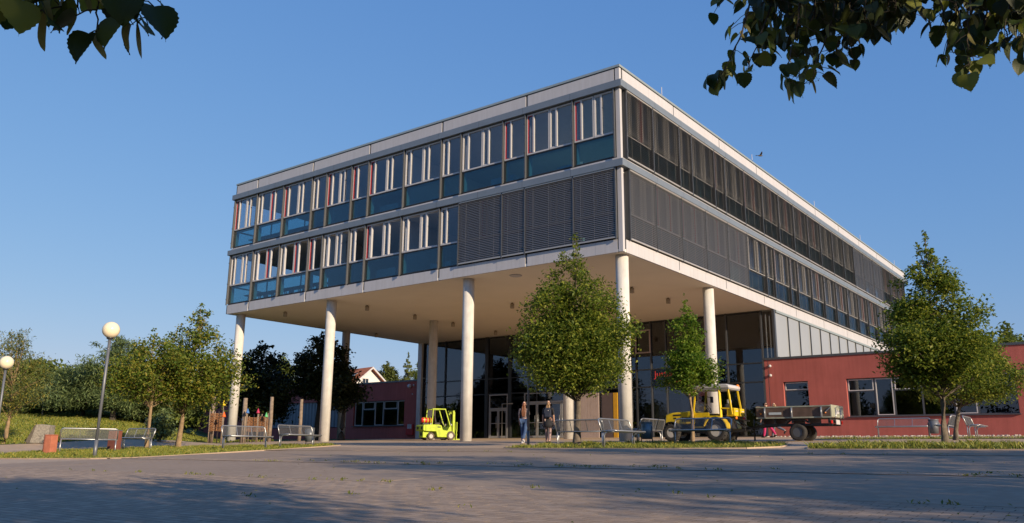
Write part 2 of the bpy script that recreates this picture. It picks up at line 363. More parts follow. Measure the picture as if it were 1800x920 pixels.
for (_, d, x, y) in near:
    o = link("paver", rnd.choice(PM), paver_field, (x, y, zg(x, y) + 0.014 + rnd.uniform(-0.0004, 0.0004)), (R(2.29) + rnd.uniform(-0.001, 0.001), rnd.uniform(-0.001, 0.001), rnd.uniform(-0.012, 0.012)))
def paver_stuff(name, pts, parent):
    base = np.array([v.co[:] for v in PM[0].vertices]); faces = [list(p.vertices) for p in PM[0].polygons]; nv = len(base)
    F = np.array(faces); r = np.random.RandomState(3); V = []; FF = []; MI = []
    for k, (x, y) in enumerate(pts):
        q = base.copy(); q[:, 2] += 0.014 + r.uniform(-0.0004, 0.0004) + 0.04 * q[:, 1]; q[:, 0] += x; q[:, 1] += y; q[:, 2] += zg(x, y)
        V.append(q); FF.append(F + k * nv); MI.append(np.full(len(F), r.randint(4)))
    o = link(name, np_mesh(name, np.concatenate(V), np.concatenate(FF), PAV, np.concatenate(MI)), parent); o["kind"] = "stuff"; return o
paver_stuff("small_paver", [(x, y) for (_, d, x, y) in far], paver_field)
strip = []
for yy in (11.24, 11.34, 11.44, 11.54, 11.64, 11.74): strip += [(x * 0.2 + (0.1 if int(yy * 10) % 2 else 0), yy + 0.02) for x in range(-106, 40)]
for yy in (11.185, 11.80, 17.16, 17.235): 
    mb = MB(); mb.face([(-24, yy, zg(-24, yy) + .0315), (9, yy, zg(9, yy) + .0315), (9, yy + .05, zg(9, yy + .05) + .0315), (-24, yy + .05, zg(-24, yy + .05) + .0315)]); mb.build("moss_joint", G_JOINT, lane)
paver_stuff("paver_strip", strip, lane)

# ------------------------------------------------------------------ the raised building
B = empty("school_building", (XC, YC, 0), 0, "long grey and white two storey building block raised high on round concrete columns", "building")
LW, BL, GW = 27.834, 52.0, 17.175
Z0 = 8.82
def bx(name, x0, x1, y0, y1, z0, z1, m, bevel=0, parent=None):
    return MB().box(x0, x1, y0, y1, z0, z1).build(name, m, parent or B, bevel)
# slabs, roof, soffit
bx("soffit", -LW + .02, -.02, .02, BL - .02, Z0 - .0, Z0 + .12, M_SOFFIT)
bx("floor_slab", -LW + .15, -.15, .15, BL - .15, Z0 + .13, Z0 + .42, M_INF)
bx("floor_slab", -LW + .15, -.15, .15, BL - .15, 12.36, 12.78, M_IN)
bx("roof", -LW + .12, -.12, .12, BL - .12, 16.02, 17.0, M_IN)
XJ = [0, -4.97, -10.27, -15.58, -20.33, -25.6, -LW]
YJ = [0, 5.17, 10.5, 15.75, 21.02, 26.36, 31.6, 36.9, 42.15, 47.45, BL]
for (z0, z1, first) in ((Z0 - .004, 9.36, .30), (16.42, 17.03, .30)):
    for a, b in zip(XJ[:-1], XJ[1:]):
        a2 = a - (.27 if a == 0 else .06); b2 = b + (.08 if b == -LW else .06)
        bx("fascia_panel", b2, a2, 0.0, .1, z0, z1, M_WHITE)
        if a != 0: bx("joint_profile", a - .055, a + .055, .035, .11, z0, z1 - .004, M_POST)
    for a, b in zip(YJ[:-1], YJ[1:]):
        a2 = a + (.27 if a == 0 else .035); b2 = b - .035
        bx("fascia_panel", -.1, 0.0, a2, b2, z0, z1, M_WHITE)
        if a != 0: bx("joint_profile", -.11, -.035, a - .033, a + .033, z0, z1 - .004, M_POST)
    bx("joint_profile", -LW - .0, -LW + .075, -.004, .11, z0, z1 - .004, M_POST)
    bx("joint_profile", -.268, -.212, .03, .11, z0, z1 - .004, M_DARK); bx("joint_profile", -.11, -.03, .16, .268, z0, z1 - .004, M_DARK)
    bx("fascia_panel", -LW, -LW + .1, .112, BL, z0, z1, M_WHITE)
for (z0, z1) in ((Z0 - .002, 12.49), (12.80, 16.09), (16.41, 17.028)):
    bx("corner_post", -.21, .004, -.004, .158, z0, z1, M_WHITE, .006)
# seams of the lower fascia: thin open joints between the sheets of one panel
for x in (-1.33*k for k in range(1, 21)):
    if min(abs(x - j) for j in XJ) > .3: bx("panel_seam", x - .006, x + .006, -.002, .02, Z0 + .01, 9.355, M_GFRAME)
for y in (1.33*k for k in range(1, 39)):
    if min(abs(y - j) for j in YJ) > .3: bx("panel_seam", -.02, .002, y - .006, y + .006, Z0 + .01, 9.355, M_GFRAME)
def ring(name, z0, z1, p, d, m):                         # band round the two visible faces and the west end
    MB().prism([(-LW - p, -p), (p, -p), (p, BL), (p - d, BL), (p - d, -p + d), (-LW - p + d, -p + d), (-LW - p + d, BL), (-LW - p, BL)], z0, z1, 'z').build(name, m, B)
ring("storey_band", 12.493, 12.798, .16, .30, M_BAND)
ring("storey_band", 16.093, 16.405, .16, .30, M_BAND)
ring("roof_coping", 17.07, 17.173, .035, .42, M_COPE)
ring("shadow_gap", 17.02, 17.075, -.03, .30, M_DARK)
ring("window_ledge", 12.80, 12.93, .008, .14, M_WHITE)
for z in (9.36, 12.935): ring("sill_rail", z, z + .055, -.05, .12, M_DARK)
for x in (k * 2.65 + .2 for k in range(-10, 0)):          # butt joints of the metal band
    for z0, z1 in ((12.495, 12.796), (16.095, 16.403)): bx("band_seam", x - .006, x + .006, -.1625, -.14, z0, z1, M_POST)
for y in (2.65 * k + .3 for k in range(0, 19)):
    for z0, z1 in ((12.495, 12.796), (16.095, 16.403)): bx("band_seam", .14, .1625, y - .006, y + .006, z0, z1, M_POST)

# windows -----------------------------------------------------------
FL = ((9.42, 10.54, 12.45), (12.99, 14.07, 16.05))            # sill, transom, head of both storeys
def window_unit(P, o, ax, w, zt, zh, red, mirror, opened=0.0, plain=False):
    """one opening unit: narrow vent light + wide casement; P(u, d, z) maps along / depth / height"""
    f = MB(); g = MB()
    def bb(m, u0, u1, d0, d1, z0, z1):
        a, b = P(o + u0, d0), P(o + u1, d1); m.box(min(a[0], b[0]), max(a[0], b[0]), min(a[1], b[1]), max(a[1], b[1]), z0, z1)
    t = .045
    bb(f, 0.0, t, 0, .10, zt, zh); bb(f, w - t, w, 0, .10, zt, zh); bb(f, t, w - t, 0, .10, zt, zt + .07); bb(f, t, w - t, 0, .10, zh - .07, zh)
    v0, v1 = (.34, .415) if not mirror else (w - .415, w - .34)
    if plain: v0, v1 = w / 2 - .03, w / 2 + .03
    bb(f, v0, v1, -.012, .10, zt + .07, zh - .07)
    fo = f.build("window", M_FRAME, B)
    na, nb = (t, v0) if not mirror else (v1, w - t)
    wa, wb = (v1, w - t) if not mirror else (t, v0)
    s = MB(); k = .035
    for (u0, u1, z0, z1) in ((na, na + k, zt + .07, zh - .07), (nb - k, nb, zt + .07, zh - .07), (na + k, nb - k, zt + .07, zt + .07 + k), (na + k, nb - k, zh - .07 - k, zh - .07)):
        bb(s, u0, u1, .012, .085, z0, z1)
    s.build("vent_frame", M_REDF if red else M_FRAME, fo)
    bb(g, na + k, nb - k, .045, .055, zt + .07 + k, zh - .07 - k); g.build("pane", M_GL, fo)
    g = MB()
    if not opened:
        bb(g, wa, wb, .045, .055, zt + .07, zh - .07); g.build("pane", M_GL, fo)
    else:                                                      # tilted or swung sash with its own frame
        hw = wb - wa; ang = opened
        c = MB(); V3 = lambda q: Vector((q[0], q[1], 0)); X0 = V3(P(o + wa, .06)); u = (V3(P(o + wb, .06)) - X0).normalized(); n = (V3(P(o + wa, 1.0)) - V3(P(o + wa, 0.0))).normalized()
        d = (u * math.cos(ang) + n * math.sin(ang))
        for (a, b) in (((0, zt + .07), (0, zh - .07)), ((hw, zt + .07), (hw, zh - .07)), ((0, zt + .09), (hw, zt + .09)), ((0, zh - .09), (hw, zh - .09))):
            c.bar(X0 + d * a[0] + Vector((0, 0, a[1])), X0 + d * b[0] + Vector((0, 0, b[1])), .05)
        c.build("casement", M_FRAME, fo)
        g.face([X0 + Vector((0, 0, zt + .09)), X0 + d * hw + Vector((0, 0, zt + .09)), X0 + d * hw + Vector((0, 0, zh - .09)), X0 + Vector((0, 0, zh - .09))]); g.build("pane", M_GL, fo)
def bay(P, a, b, fl, red, halves, opened=(0, 0)):
    zs, zt, zh = FL[fl]; w = b - a; k = .045
    n = halves
    for i in range(n):
        uw = (w - 2 * k - .03 * (n - 1)) / n
        window_unit(P, a + k + i * (uw + .03), 0, uw, zt, zh, red[i % len(red)], False, opened[i % len(opened)])
    f = MB(); g = MB()
    def bb(m, u0, u1, d0, d1, z0, z1):
        p, q = P(u0, d0), P(u1, d1); m.box(min(p[0], q[0]), max(p[0], q[0]), min(p[1], q[1]), max(p[1], q[1]), z0, z1)
    j = MB(); bb(j, a + .03, a + .10, .125, .34, zs - .02, zh); bb(j, b - .10, b - .03, .125, .34, zs - .02, zh); bb(j, a + .10, b - .10, .125, .34, zt - .06, zt - .03); j.build("inner_reveal", M_WHITE, B)
    bb(f, a + k, b - k, .02, .09, zs, zs + .04); bb(f, a + k, b - k, .02, .09, zt - .05, zt - .005)
    bb(f, a + k, a + k + .03, .02, .09, zs + .04, zt - .05); bb(f, b - k - .03, b - k, .02, .09, zs + .04, zt - .05)
    fo = f.build("spandrel_frame", M_DARK, B)
    bb(g, a + k + .03, b - k - .03, .045, .055, zs + .04, zt - .05); g.build("spandrel_pane", M_GLT, fo)
def post(P, u, fl, w=.028):
    zs, zt, zh = FL[fl]; m = MB()
    def bb(u0, u1, d0, d1, z0, z1):
        p, q = P(u0, d0), P(u1, d1); m.box(min(p[0], q[0]), max(p[0], q[0]), min(p[1], q[1]), max(p[1], q[1]), z0, z1)
    bb(u - w, u + w, -.115, -.05, zs - .07, zh + .045); bb(u - .012, u + .012, -.05, .12, zs, zh)
    for z in (zs + .25, zt + .1, zh - .5): bb(u - w - .012, u + w + .012, -.135, -.09, z, z + .05)
    m.build("guide_post", M_POST, B)
def blind(P, a, b, fl, tilt, parent_name="venetian_blind"):
    zs, zt, zh = FL[fl]; m = MB(); d0 = -.085
    def pt(u, d, z): p = P(u, d); return Vector((p[0], p[1], z))
    a += .04; b -= .04
    m.bar(pt(a, d0, zs + .01), pt(b, d0, zs + .01), .05, .05)
    m.bar(pt(a, d0, zh + .005), pt(b, d0, zh + .005), .08, .06)
    nc = 3 if b - a > 2 else 2
    for i in range(nc):
        u = a + (b - a) * (i + .5) / nc; m.bar(pt(u, d0, zs), pt(u, d0, zh), .008)
    o = m.build(parent_name, M_RAIL, B)
    s = MB(); z = zs + .07; hw = .037
    while z < zh - .03:
        dz, dd = hw * math.sin(tilt), hw * math.cos(tilt)
        A = [pt(a, d0 - dd, z - dz), pt(a, d0, z + .006), pt(a, d0 + dd, z + dz)]; E = [pt(b, d0 - dd, z - dz), pt(b, d0, z + .006), pt(b, d0 + dd, z + dz)]
        t = Vector((0, 0, .003))
        ia = [s.P(p) for p in A] + [s.P(p - t) for p in A]; ie = [s.P(p) for p in E] + [s.P(p - t) for p in E]
        for i, j in ((0, 1), (1, 2), (5, 4), (4, 3), (3, 0), (2, 5)): s.fidx([ia[i], ie[i], ie[j], ia[j]])
        z += .083
    so_ = s.build("slat", M_SLAT, o); so_["kind"] = "stuff"
PL = lambda u, d: (u, d)                  # left face: along x, depth +y
PR = lambda u, d: (-d, u)                 # right face: along y, depth -x
top_l = [-.26, -2.38, -5.0, -6.32, -8.95, -10.26, -12.88, -15.55, -16.9, -19.0, -20.27, -22.88, -25.47, -27.77]
low_l = [-.26, -2.38, -5.0, -6.32, -8.98, -10.26, -12.92, -15.6, -16.88, -19.05, -20.27, -22.88, -25.44, -27.77]
wr = random.Random(4)
for fl, posts in ((1, top_l), (0, low_l)):
    for i, u in enumerate(posts): post(PL, u, fl)
    for i in range(len(posts) - 1):
        b, a = posts[i], posts[i+1]
        nh = 1 if b - a < 1.6 else 2
        redp = [(1, 0), (0, 0), (0, 1), (0,), (1, 0)][wr.randrange(5)]
        if fl == 1 and i == 0: redp = (1, 0)
        if fl == 1 and i == 1: redp = (1, 0)
        op = (0, 0)
        if fl == 0 and i in (7, 9, 10, 11): op = (1.2, 1.15)
        elif fl == 0 and i in (5, 6): op = (.16, .12)
        elif fl == 0 and i in (8,): op = (.9,)
        bay(PL, a, b, fl, redp, nh, op)
        if fl == 0 and i < 4: blind(PL, a, b, fl, R(60))
top_r = [.40, 2.79, 5.45, 6.80, 9.46, 10.78, 13.4, 16.1, 18.75, 21.4, 24.1, 26.72, 29.36, 32.05, 34.66, 37.4, 40.2, 42.9, 45.5, 48.2, 50.8]
low_r = [.50, 2.88, 5.44, 8.10, 10.78, 13.4, 16.15, 17.45, 20.1, 21.45, 24.1, 26.72, 29.37, 32.08, 34.8, 37.5, 40.2, 42.9, 45.5, 48.2, 50.8]
for fl, posts in ((1, top_r), (0, low_r)):
    for u in posts: post(PR, u, fl, .02)
    for i in range(len(posts) - 1):
        a, b = posts[i], posts[i+1]; nh = 1 if b - a < 1.6 else 2
        redp = [(1, 0), (0, 1), (0, 0), (1, 1)][wr.randrange(4)]
        bay(PR, a, b, fl, redp, nh)
        closed = (fl == 0 and i < 5) or (fl == 1 and 14 <= i < 17)
        blind(PR, a, b, fl, R(60) if closed else R(-6))
# west end glazing, rooms inside
for fl in (0, 1):
    zs, zt, zh = FL[fl]; f = MB(); g = MB()
    for k in range(8):
        y = .12 + k * 2.65; f.box(-LW + .01, -LW + .08, y - .03, y + .03, zs, zh)
        f.box(-LW + .01, -LW + .08, y + .03, y + 2.62, zt - .04, zt + .04)
        g.box(-LW + .04, -LW + .05, y + .03, y + 2.62, zs, zt - .04).box(-LW + .04, -LW + .05, y + .03, y + 2.62, zt + .04, zh)
    f.build("end_window_frame", M_GFRAME, B); g.build("end_window_pane", M_GL, B)
    z0, z1 = (9.25, 12.355) if fl == 0 else (12.79, 16.01)
    bx("corridor_wall", -19.0, -7.2, 7.0, 7.15, z0, z1, M_IN); bx("corridor_wall", -7.2, -7.05, 7.0, BL, z0, z1, M_IN)
    bx("corridor_wall", -LW + .3, -19.0, 21.2, 21.35, z0, z1, M_IN)
    for x in (-19.0, -13.0): bx("partition_wall", x - .06, x + .06, .5, 6.99, z0, z1, M_IN)
    for y in (9.0, 17.5, 26.0, 34.5): bx("partition_wall", -7.0, -.5, y - .06, y + .06, z0, z1, M_IN)
    for k in range(4):                                   # furniture on the sills: cupboards, seen through the low panes
        x = -3.2 - k * 3.9; bx("sill_cupboard", x - .7, x + .7, .9, 1.35, z0, z0 + .72 + .2 * (k % 2), M_WHITE)
    c = MB()
    for k in range(6):
        x = -20.2 - 1.25 * k; y = 1.6
        c.box(x - .22, x + .22, y - .2, y + .2, z0 + .44, z0 + .48).box(x - .22, x + .22, y + .17, y + .21, z0 + .6, z0 + .92)
        for sx in (-.2, .2):
            for sy in (-.18, .18): c.bar((x + sx, y + sy, z0), (x + sx, y + sy, z0 + .46), .03)
        c.box(x - .6, x + .6, y - 1.0, y - .4, z0 + .70, z0 + .74)
        for sx in (-.55, .55): c.bar((x + sx, y - .7, z0), (x + sx, y - .7, z0 + .7), .04)
    c.build("classroom_furniture", M_DARK, B)
# columns
for (x, y, zb) in [(-.46, .68, 1.15), (-8.9, .68, 1.15), (-18.85, .68, 1.15), (-27.25, .68, 1.15), (-.46, 9.25, 1.36), (-8.9, 9.25, 1.36), (-19.1, 9.25, 1.36), (-27.35, 9.25, 1.36)]:
    zb = zg(XC + x, YC + y)
    MB().lathe([(.275, zb - .1), (.275, Z0 - .012), (.262, Z0 - .004)], 40, 'z', (x, y, 0)).build("column", M_CONC, B)
bx("corner_pier", -LW + .02, -LW + .42, GW - .25, GW + .1, 1.5, Z0 - .003, M_CONC)
# lights below the soffit, white disc for a lit spot, lightning rods
for (x, y) in [(-18.35, 2.85), (-18.35, 6.75), (-18.4, 10.3), (-18.5, 14.8), (-11.1, 7.0), (-11.1, 10.4), (-26.2, 11.0), (-26.2, 6.8), (-3.45, 6.85), (-3.35, 10.6), (-24.0, 1.5), (-11.1, 14.6)]:
    d = MB().lathe([(.06, Z0 - .01), (.06, Z0 - .05), (.115, Z0 - .052), (.115, Z0 - .30), (.10, Z0 - .302)], 16, 'z', (x, y, 0)).build("soffit_light", mat("lamp_housing", (.36, .31, .24), .6) if "lamp_housing" not in bpy.data.materials else bpy.data.materials["lamp_housing"], B)
MB().lathe([(.30, Z0 - .004), (.30, Z0 - .03), (.26, Z0 - .05)], 24, 'z', (-6.5, 1.25, 0)).build("lit_spot_disc", M_WHITE, B)  # white disc stands in for a bright ellipse of light on the soffit
for y in (4.24, 15.5, 26.7, 37.94, 48.86): MB().tube([(-.12, y, 17.16), (-.12, y, 17.72)], .018, 6).build("lightning_rod", M_WHITE, B)

# the glazed hall under the raised storeys
H = empty("glazed_hall", (XC, YC, 0), 0, "dark tall glazed entrance hall set back under the raised block", "glass hall")
def hx(name, x0, x1, y0, y1, z0, z1, m, parent=None, bevel=0): return MB().box(x0, x1, y0, y1, z0, z1).build(name, m, parent or H, bevel)
ZG = 1.655
vert = [-27.38, -25.15, -23.2, -21.15, -19.05, -16.7, -13.6, -11.55, -9.0, -7.95, -6.92, -5.2, -2.95, -.82]
for i, x in enumerate(vert):
    w = .14 if i in (3, 4) else .045
    hx("mullion", x - w, x + w, GW - .06, GW + .14, ZG, Z0 - .005, M_DARK if i < 9 else (M_FLASH))
for a, b in zip(vert[:-1], vert[1:]):
    zts = [4.72, 5.80] if not (a in (-16.7,)) else [4.72, 5.80]
    zl = ZG + .06
    for z in zts + [Z0 - .08]:
        hx("transom", a + .045, b - .045, GW - .05, GW + .1, z - .035, z + .035, M_DARK)
        if not ((a >= -21.2 and b <= -13.5) and z < 4.8): MB().box(a + .045, b - .045, GW + .02, GW + .035, zl, z - .035).build("hall_pane", M_GLH, H)
        zl = z + .035
    hx("base_rail", a + .045, b - .045, GW - .05, GW + .1, ZG - .02, ZG + .06, M_DARK)
def door(x0, x1, z0, z1, leaves, zt):
    f = MB(); t = .07
    f.box(x0, x0 + t, GW - .08, GW + .05, z0, z1).box(x1 - t, x1, GW - .08, GW + .05, z0, z1).box(x0 + t, x1 - t, GW - .08, GW + .05, z1 - t, z1).box(x0 + t, x1 - t, GW - .08, GW + .05, zt, zt + .12)
    d = f.build("door_frame", M_GFRAME, H)
    MB().box(x0 + t, x1 - t, GW - .02, GW - .005, zt + .12, z1 - t).build("fanlight", M_GLH, d)
    w = (x1 - x0 - 2 * t) / leaves
    for i in range(leaves):
        a = x0 + t + i * w + .01; b = a + w - .02; l = MB(); s = .085
        l.box(a, a + s, GW - .06, GW, z0 + .02, zt - .01).box(b - s, b, GW - .06, GW, z0 + .02, zt - .01).box(a + s, b - s, GW - .06, GW, z0 + .02, z0 + .16).box(a + s, b - s, GW - .06, GW, zt - .1, zt - .01)
        l.box(a + s, b - s, GW - .055, GW - .01, z0 + 1.0, z0 + 1.045)
        l.build("door_leaf", M_GFRAME, d); MB().box(a + s, b - s, GW - .035, GW - .02, z0 + .16, zt - .1).build("door_pane", M_GLH, d)
        hb = a + s + .03 if i % 2 else b - s - .03
        MB().tube([(hb, GW - .12, z0 + .7), (hb, GW - .12, z0 + 1.5)], .02, 6).build("door_handle", M_STEEL, d)
door(-20.86, -19.2, ZG, 4.68, 2, 3.62)
door(-17.75, -13.62, ZG, 4.68, 4, 3.98)
for a, b in ((-19.05, -17.8),): MB().box(a, b, GW + .02, GW + .035, ZG + .06, 4.68).build("hall_pane", M_GLH, H)
MB().tube([(-19.02, GW - .9, ZG), (-19.02, GW - .9, 3.95), (-18.1, GW - .9, 3.95)], .035, 8).build("door_rail", M_STEEL, H)
MB().tube([(-16.1, GW - .9, ZG), (-16.1, GW - .9, 3.95), (-15.2, GW - .9, 3.95)], .035, 8).build("door_rail", M_STEEL, H)
MB().tube([(-13.4, GW - .9, ZG), (-13.4, GW - .9, 4.05)], .035, 8).build("door_rail", M_STEEL, H)
x = -13.45
while x < -11.75:
    hx("pale_board", x, x + .205, GW - .13, GW - .07, ZG, 4.5, M_BOARD); x += .215
hx("brown_panel", -11.5, -10.7, GW - .13, GW - .07, ZG, 4.45, M_BROWN)
hx("ochre_panel", -10.66, -10.36, GW - .14, GW - .07, ZG, 4.45, M_YELB)
f = MB(); 
for (a, b, c, d) in ((-9.0, -8.92, 6.82, 8.3), (-8.0, -7.92, 6.82, 8.3), (-8.92, -8.0, 6.82, 6.9), (-8.92, -8.0, 8.22, 8.3)): f.box(a, b, GW - .12, GW - .062, c, d)
f.build("vent_flap_frame", M_BOARD, H)
# lettering on a frosted pane
sg = hx("name_pane", -7.92, -5.9, GW - .075, GW - .062, 4.76, 5.75, glassmat("frosted", (.45, .47, .5), 1.0, .25))
M_RED = mat("red_lettering", (.62, .05, .05), .5)
def text(s, size, loc, rot, m, parent, name="lettering"):
    cu = bpy.data.curves.new(name, 'FONT'); cu.body = s; cu.size = size; cu.extrude = .004
    o = bpy.data.objects.new(name, cu); COL.objects.link(o)
    dg = bpy.context.evaluated_depsgraph_get(); me = bpy.data.meshes.new_from_object(o.evaluated_get(dg)); bpy.data.objects.remove(o)
    me.materials.clear(); me.materials.append(m); return link(name, me, parent, loc, rot)
text("Justus-", .56, (-7.72, GW - .082, 5.29), (PI/2, 0, 0), M_RED, sg); text("schule", .46, (-7.1, GW - .082, 4.84), (PI/2, 0, 0), M_RED, sg)
# hall interior
hx("hall_floor", -27.7, -.1, GW + .2, 38, ZG - .1, ZG, M_INF)
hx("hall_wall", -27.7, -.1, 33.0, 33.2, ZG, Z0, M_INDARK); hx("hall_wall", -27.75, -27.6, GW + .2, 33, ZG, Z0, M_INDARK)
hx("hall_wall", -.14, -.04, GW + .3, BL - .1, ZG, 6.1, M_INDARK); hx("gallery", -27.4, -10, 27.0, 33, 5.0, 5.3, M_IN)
for x in (-19.1, -8.9, -1.6): MB().lathe([(.25, ZG), (.25, Z0)], 20, 'z', (x, GW + 6.5, 0)).build("hall_column", M_CONC, H)
st = MB()
for k in range(18): st.box(-23.6 + .28 * k, -23.3 + .28 * k, GW + 3.0, GW + 4.4, ZG + 3.1 - .172 * (k + 1) , ZG + 3.1 - .172 * k)
sto = st.build("stair_flight", M_IN, H)
ba = MB()
for k in range(18): ba.bar((-23.45 + .28 * k, GW + 3.05, ZG + 3.05 - .172 * k), (-23.45 + .28 * k, GW + 3.05, ZG + 4.0 - .172 * k), .025)
ba.bar((-23.45, GW + 3.05, ZG + 4.0), (-18.7, GW + 3.05, ZG + 1.08), .05); ba.build("balustrade", M_DARK, sto)
lampc = MB().lathe([(.02, 8.75), (.02, 7.4), (.10, 7.38), (.22, 7.0), (.2, 6.98)], 14, 'z', (-1.9, GW + 2.5, 0)).build("pendant_lamp", M_GFRAME, H)
# opal glazing over the right wing
k = 0; y = GW + .18
for xx in (-.66, -.42): hx("curtain_strip", xx - .03, xx + .03, GW + .3, GW + .34, 6.1, 8.6, M_WHITE)
MB().box(-.775, -.14, GW + .02, GW + .035, 5.9, Z0 - .1).build("hall_pane", M_GLH, H)
hx("corner_frame", -.14, .0, GW - .06, GW + .15, 6.04, Z0 - .01, M_FLASH)
while y < 44:
    y1 = min(y + 2.025, 44.5)
    hx("opal_pane", -.06, -.03, y + .05, y1 - .05, 6.1, 8.66, M_OPAL); hx("glazing_bar", -.1, .02, y1 - .045, y1 + .045, 6.06, 8.7, M_DARK); y = y1
hx("shade_roller", -.02, .05, GW + .2, 44.4, 8.66, 8.79, M_COPE); hx("glazing_sill", -.1, .06, GW + .16, 44.5, 6.04, 6.10, M_FLASH)
hx("hall_end_wall", -LW + .05, -LW + .2, GW + .2, BL - .1, ZG, Z0 - .005, M_WHITE)

# red rendered wings ---------------------------------------------------
def wall_with_openings(w, x0, x1, z0, z1, y0, depth, openings, m):
    """render wall in the plane y0 with real openings (x0,x1,z0,z1 each); pieces butt end to end"""
    mb = MB(); cur = x0
    for (a, b, c, d) in sorted(openings):
        mb.box(cur, a, y0, y0 + depth, z0, z1); mb.box(a, b, y0, y0 + depth, z0, c); mb.box(a, b, y0, y0 + depth, d, z1); cur = b
    mb.box(cur, x1, y0, y0 + depth, z0, z1); return mb.build("wall", m, w)
def strip_window(w, x0, x1, z0, z1, y0, cells, name="strip_window"):
    """cells: (width fraction, kind) kind: t = top-hung light over fixed pane, f = full-height sash, p = fixed pane"""
    f = MB(); t = .05
    f.box(x0, x1, y0, y0 + .09, z0, z0 + t).box(x0, x1, y0, y0 + .09, z1 - t, z1).box(x0, x0 + t, y0, y0 + .09, z0 + t, z1 - t).box(x1 - t, x1, y0, y0 + .09, z0 + t, z1 - t)
    tot = sum(c[0] for c in cells); x = x0; edges = []
    for i, (c, kind) in enumerate(cells):
        xe = x + (x1 - x0) * c / tot; edges.append((x, xe, kind))
        if i < len(cells) - 1: f.box(xe - .04, xe + .04, y0, y0 + .09, z0 + t, z1 - t)
        x = xe
    fo = f.build(name, M_FLASH, w); zm = z0 + (z1 - z0) * .66
    def sash(a, b, c, d, parent):
        s = MB(); k = .045; s.box(a, a + k, y0 - .02, y0 + .03, c, d).box(b - k, b, y0 - .02, y0 + .03, c, d).box(a + k, b - k, y0 - .02, y0 + .03, c, c + k).box(a + k, b - k, y0 - .02, y0 + .03, d - k, d)
        s.build("sash", M_FRAME, parent)
    for (a, b, kind) in edges:
        a += .05; b -= .05
        if kind == 't':
            MB().box(a, b, y0 + .01, y0 + .08, zm - .03, zm + .03).build("window_bar", M_FLASH, fo); sash(a, b, zm + .03, z1 - t, fo)
            MB().box(a, b, y0 + .03, y0 + .04, z0 + t, zm - .03).build("pane", M_GLH, fo); MB().box(a + .04, b - .04, y0 + .031, y0 + .041, zm + .07, z1 - t - .04).build("pane", M_GLH, fo)
        else:
            if kind == 'f': sash(a, b, z0 + t, z1 - t, fo)
            MB().box(a + .02, b - .02, y0 + .03, y0 + .04, z0 + t, z1 - t).build("pane", M_GLH, fo)
    MB().box(x0 - .05, x1 + .05, y0 - .26, y0 - .002, z0 - .05, z0 - .006).build("window_sill", M_FLASH, fo)
    return fo
RWg = empty("red_right_wing", (XC, YC, 0), 0, "low sunlit red rendered wing with long window right of the glass hall", "building")
Y0 = GW - .02
op = [(1.63 - 1.37 + .0, 1.63, 3.22, 4.66), (3.64, 11.45, 2.69, 4.68)]
op = [(.25, 1.62, 3.22, 4.66), (3.64, 11.45, 2.69, 4.68), (14.0, 21.0, 2.69, 4.68)]
wall_with_openings(RWg, -.76, 34, 1.4, 5.93, Y0, .30, op, M_REDW)
strip_window(RWg, .25, 1.62, 3.22, 4.66, Y0 + .17, [(1, 't')])
strip_window(RWg, 3.64, 11.45, 2.69, 4.68, Y0 + .17, [(1.4, 't'), (.95, 'f'), (1.35, 't'), (1.45, 'p'), (1.05, 'f'), (1.75, 't')])
strip_window(RWg, 14.0, 21.0, 2.69, 4.68, Y0 + .17, [(1.4, 't'), (.95, 'f'), (1.35, 't'), (1.45, 'p'), (1.05, 'f')])
MB().box(-.80, 34.05, Y0 - .05, Y0 + .45, 5.93, 6.05).build("roof_flashing", M_FLASH, RWg)
MB().box(-.1, 34, Y0 + .45, Y0 + 30, 5.75, 5.93).build("flat_roof", M_FLASH, RWg)
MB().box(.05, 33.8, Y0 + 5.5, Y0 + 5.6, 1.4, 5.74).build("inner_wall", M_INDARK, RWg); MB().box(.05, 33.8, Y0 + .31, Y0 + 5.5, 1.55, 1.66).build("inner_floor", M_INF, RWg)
MB().box(33.8, 34, Y0 + .3, Y0 + 30, 1.4, 5.74).build("end_wall", M_REDW, RWg)
MB().box(-.56, -.54, Y0 - .004, Y0 + .01, 1.6, 5.93).build("render_joint", M_FLASH, RWg)
for z in (5.05, 5.58):
    MB().lathe([(.0, -.02), (.075, -.018), (.085, -.10), (.04, -.15), (.0, -.155)], 14, 'y', (-.42, Y0, z)).build("wall_camera", M_FRAME, RWg)  # small white cameras on the wall
gr = MB(); g_r = random.Random(2)
for k in range(420):
    x = g_r.uniform(-.7, 14); y = Y0 - g_r.uniform(.02, .42); r_ = g_r.uniform(.02, .05)
    gr.cbox((x, y, zg(XC + x, YC + y) + r_ * .5), (r_ * 2, r_ * 1.6, r_ * 1.2), Matrix.Rotation(g_r.uniform(0, 3), 4, 'Z') @ Matrix.Rotation(g_r.uniform(-.4, .4), 4, 'X'))
tag(gr.build("wall_gravel", M_GRAVEL, None, .008, (XC, YC, 0)), kind="stuff")
LWg = empty("red_left_wing", (XC, YC, 0), 0, "low shaded dark red rendered wing left of the glass hall", "building")
wx = XC + 0
opL = [(-35.05, -29.3, 2.66, 4.60), (-46.3, -35.9, 2.62, 4.72)]
wall_with_openings(LWg, -60, -27.42, 1.3, 5.98, Y0, .30, opL, M_REDW)
strip_window(LWg, -35.05, -29.3, 2.66, 4.60, Y0 + .15, [(.9, 'f'), (1.25, 't'), (.95, 'f'), (1.4, 't'), (.8, 'f')])
MB().box(-60.05, -27.38, Y0 - .05, Y0 + .45, 5.98, 6.10).build("roof_flashing", M_FLASH, LWg); MB().box(-27.75, -27.30, Y0 - .07, Y0 + .4, 6.10, 6.2).build("flashing_cap", M_COPE, LWg)
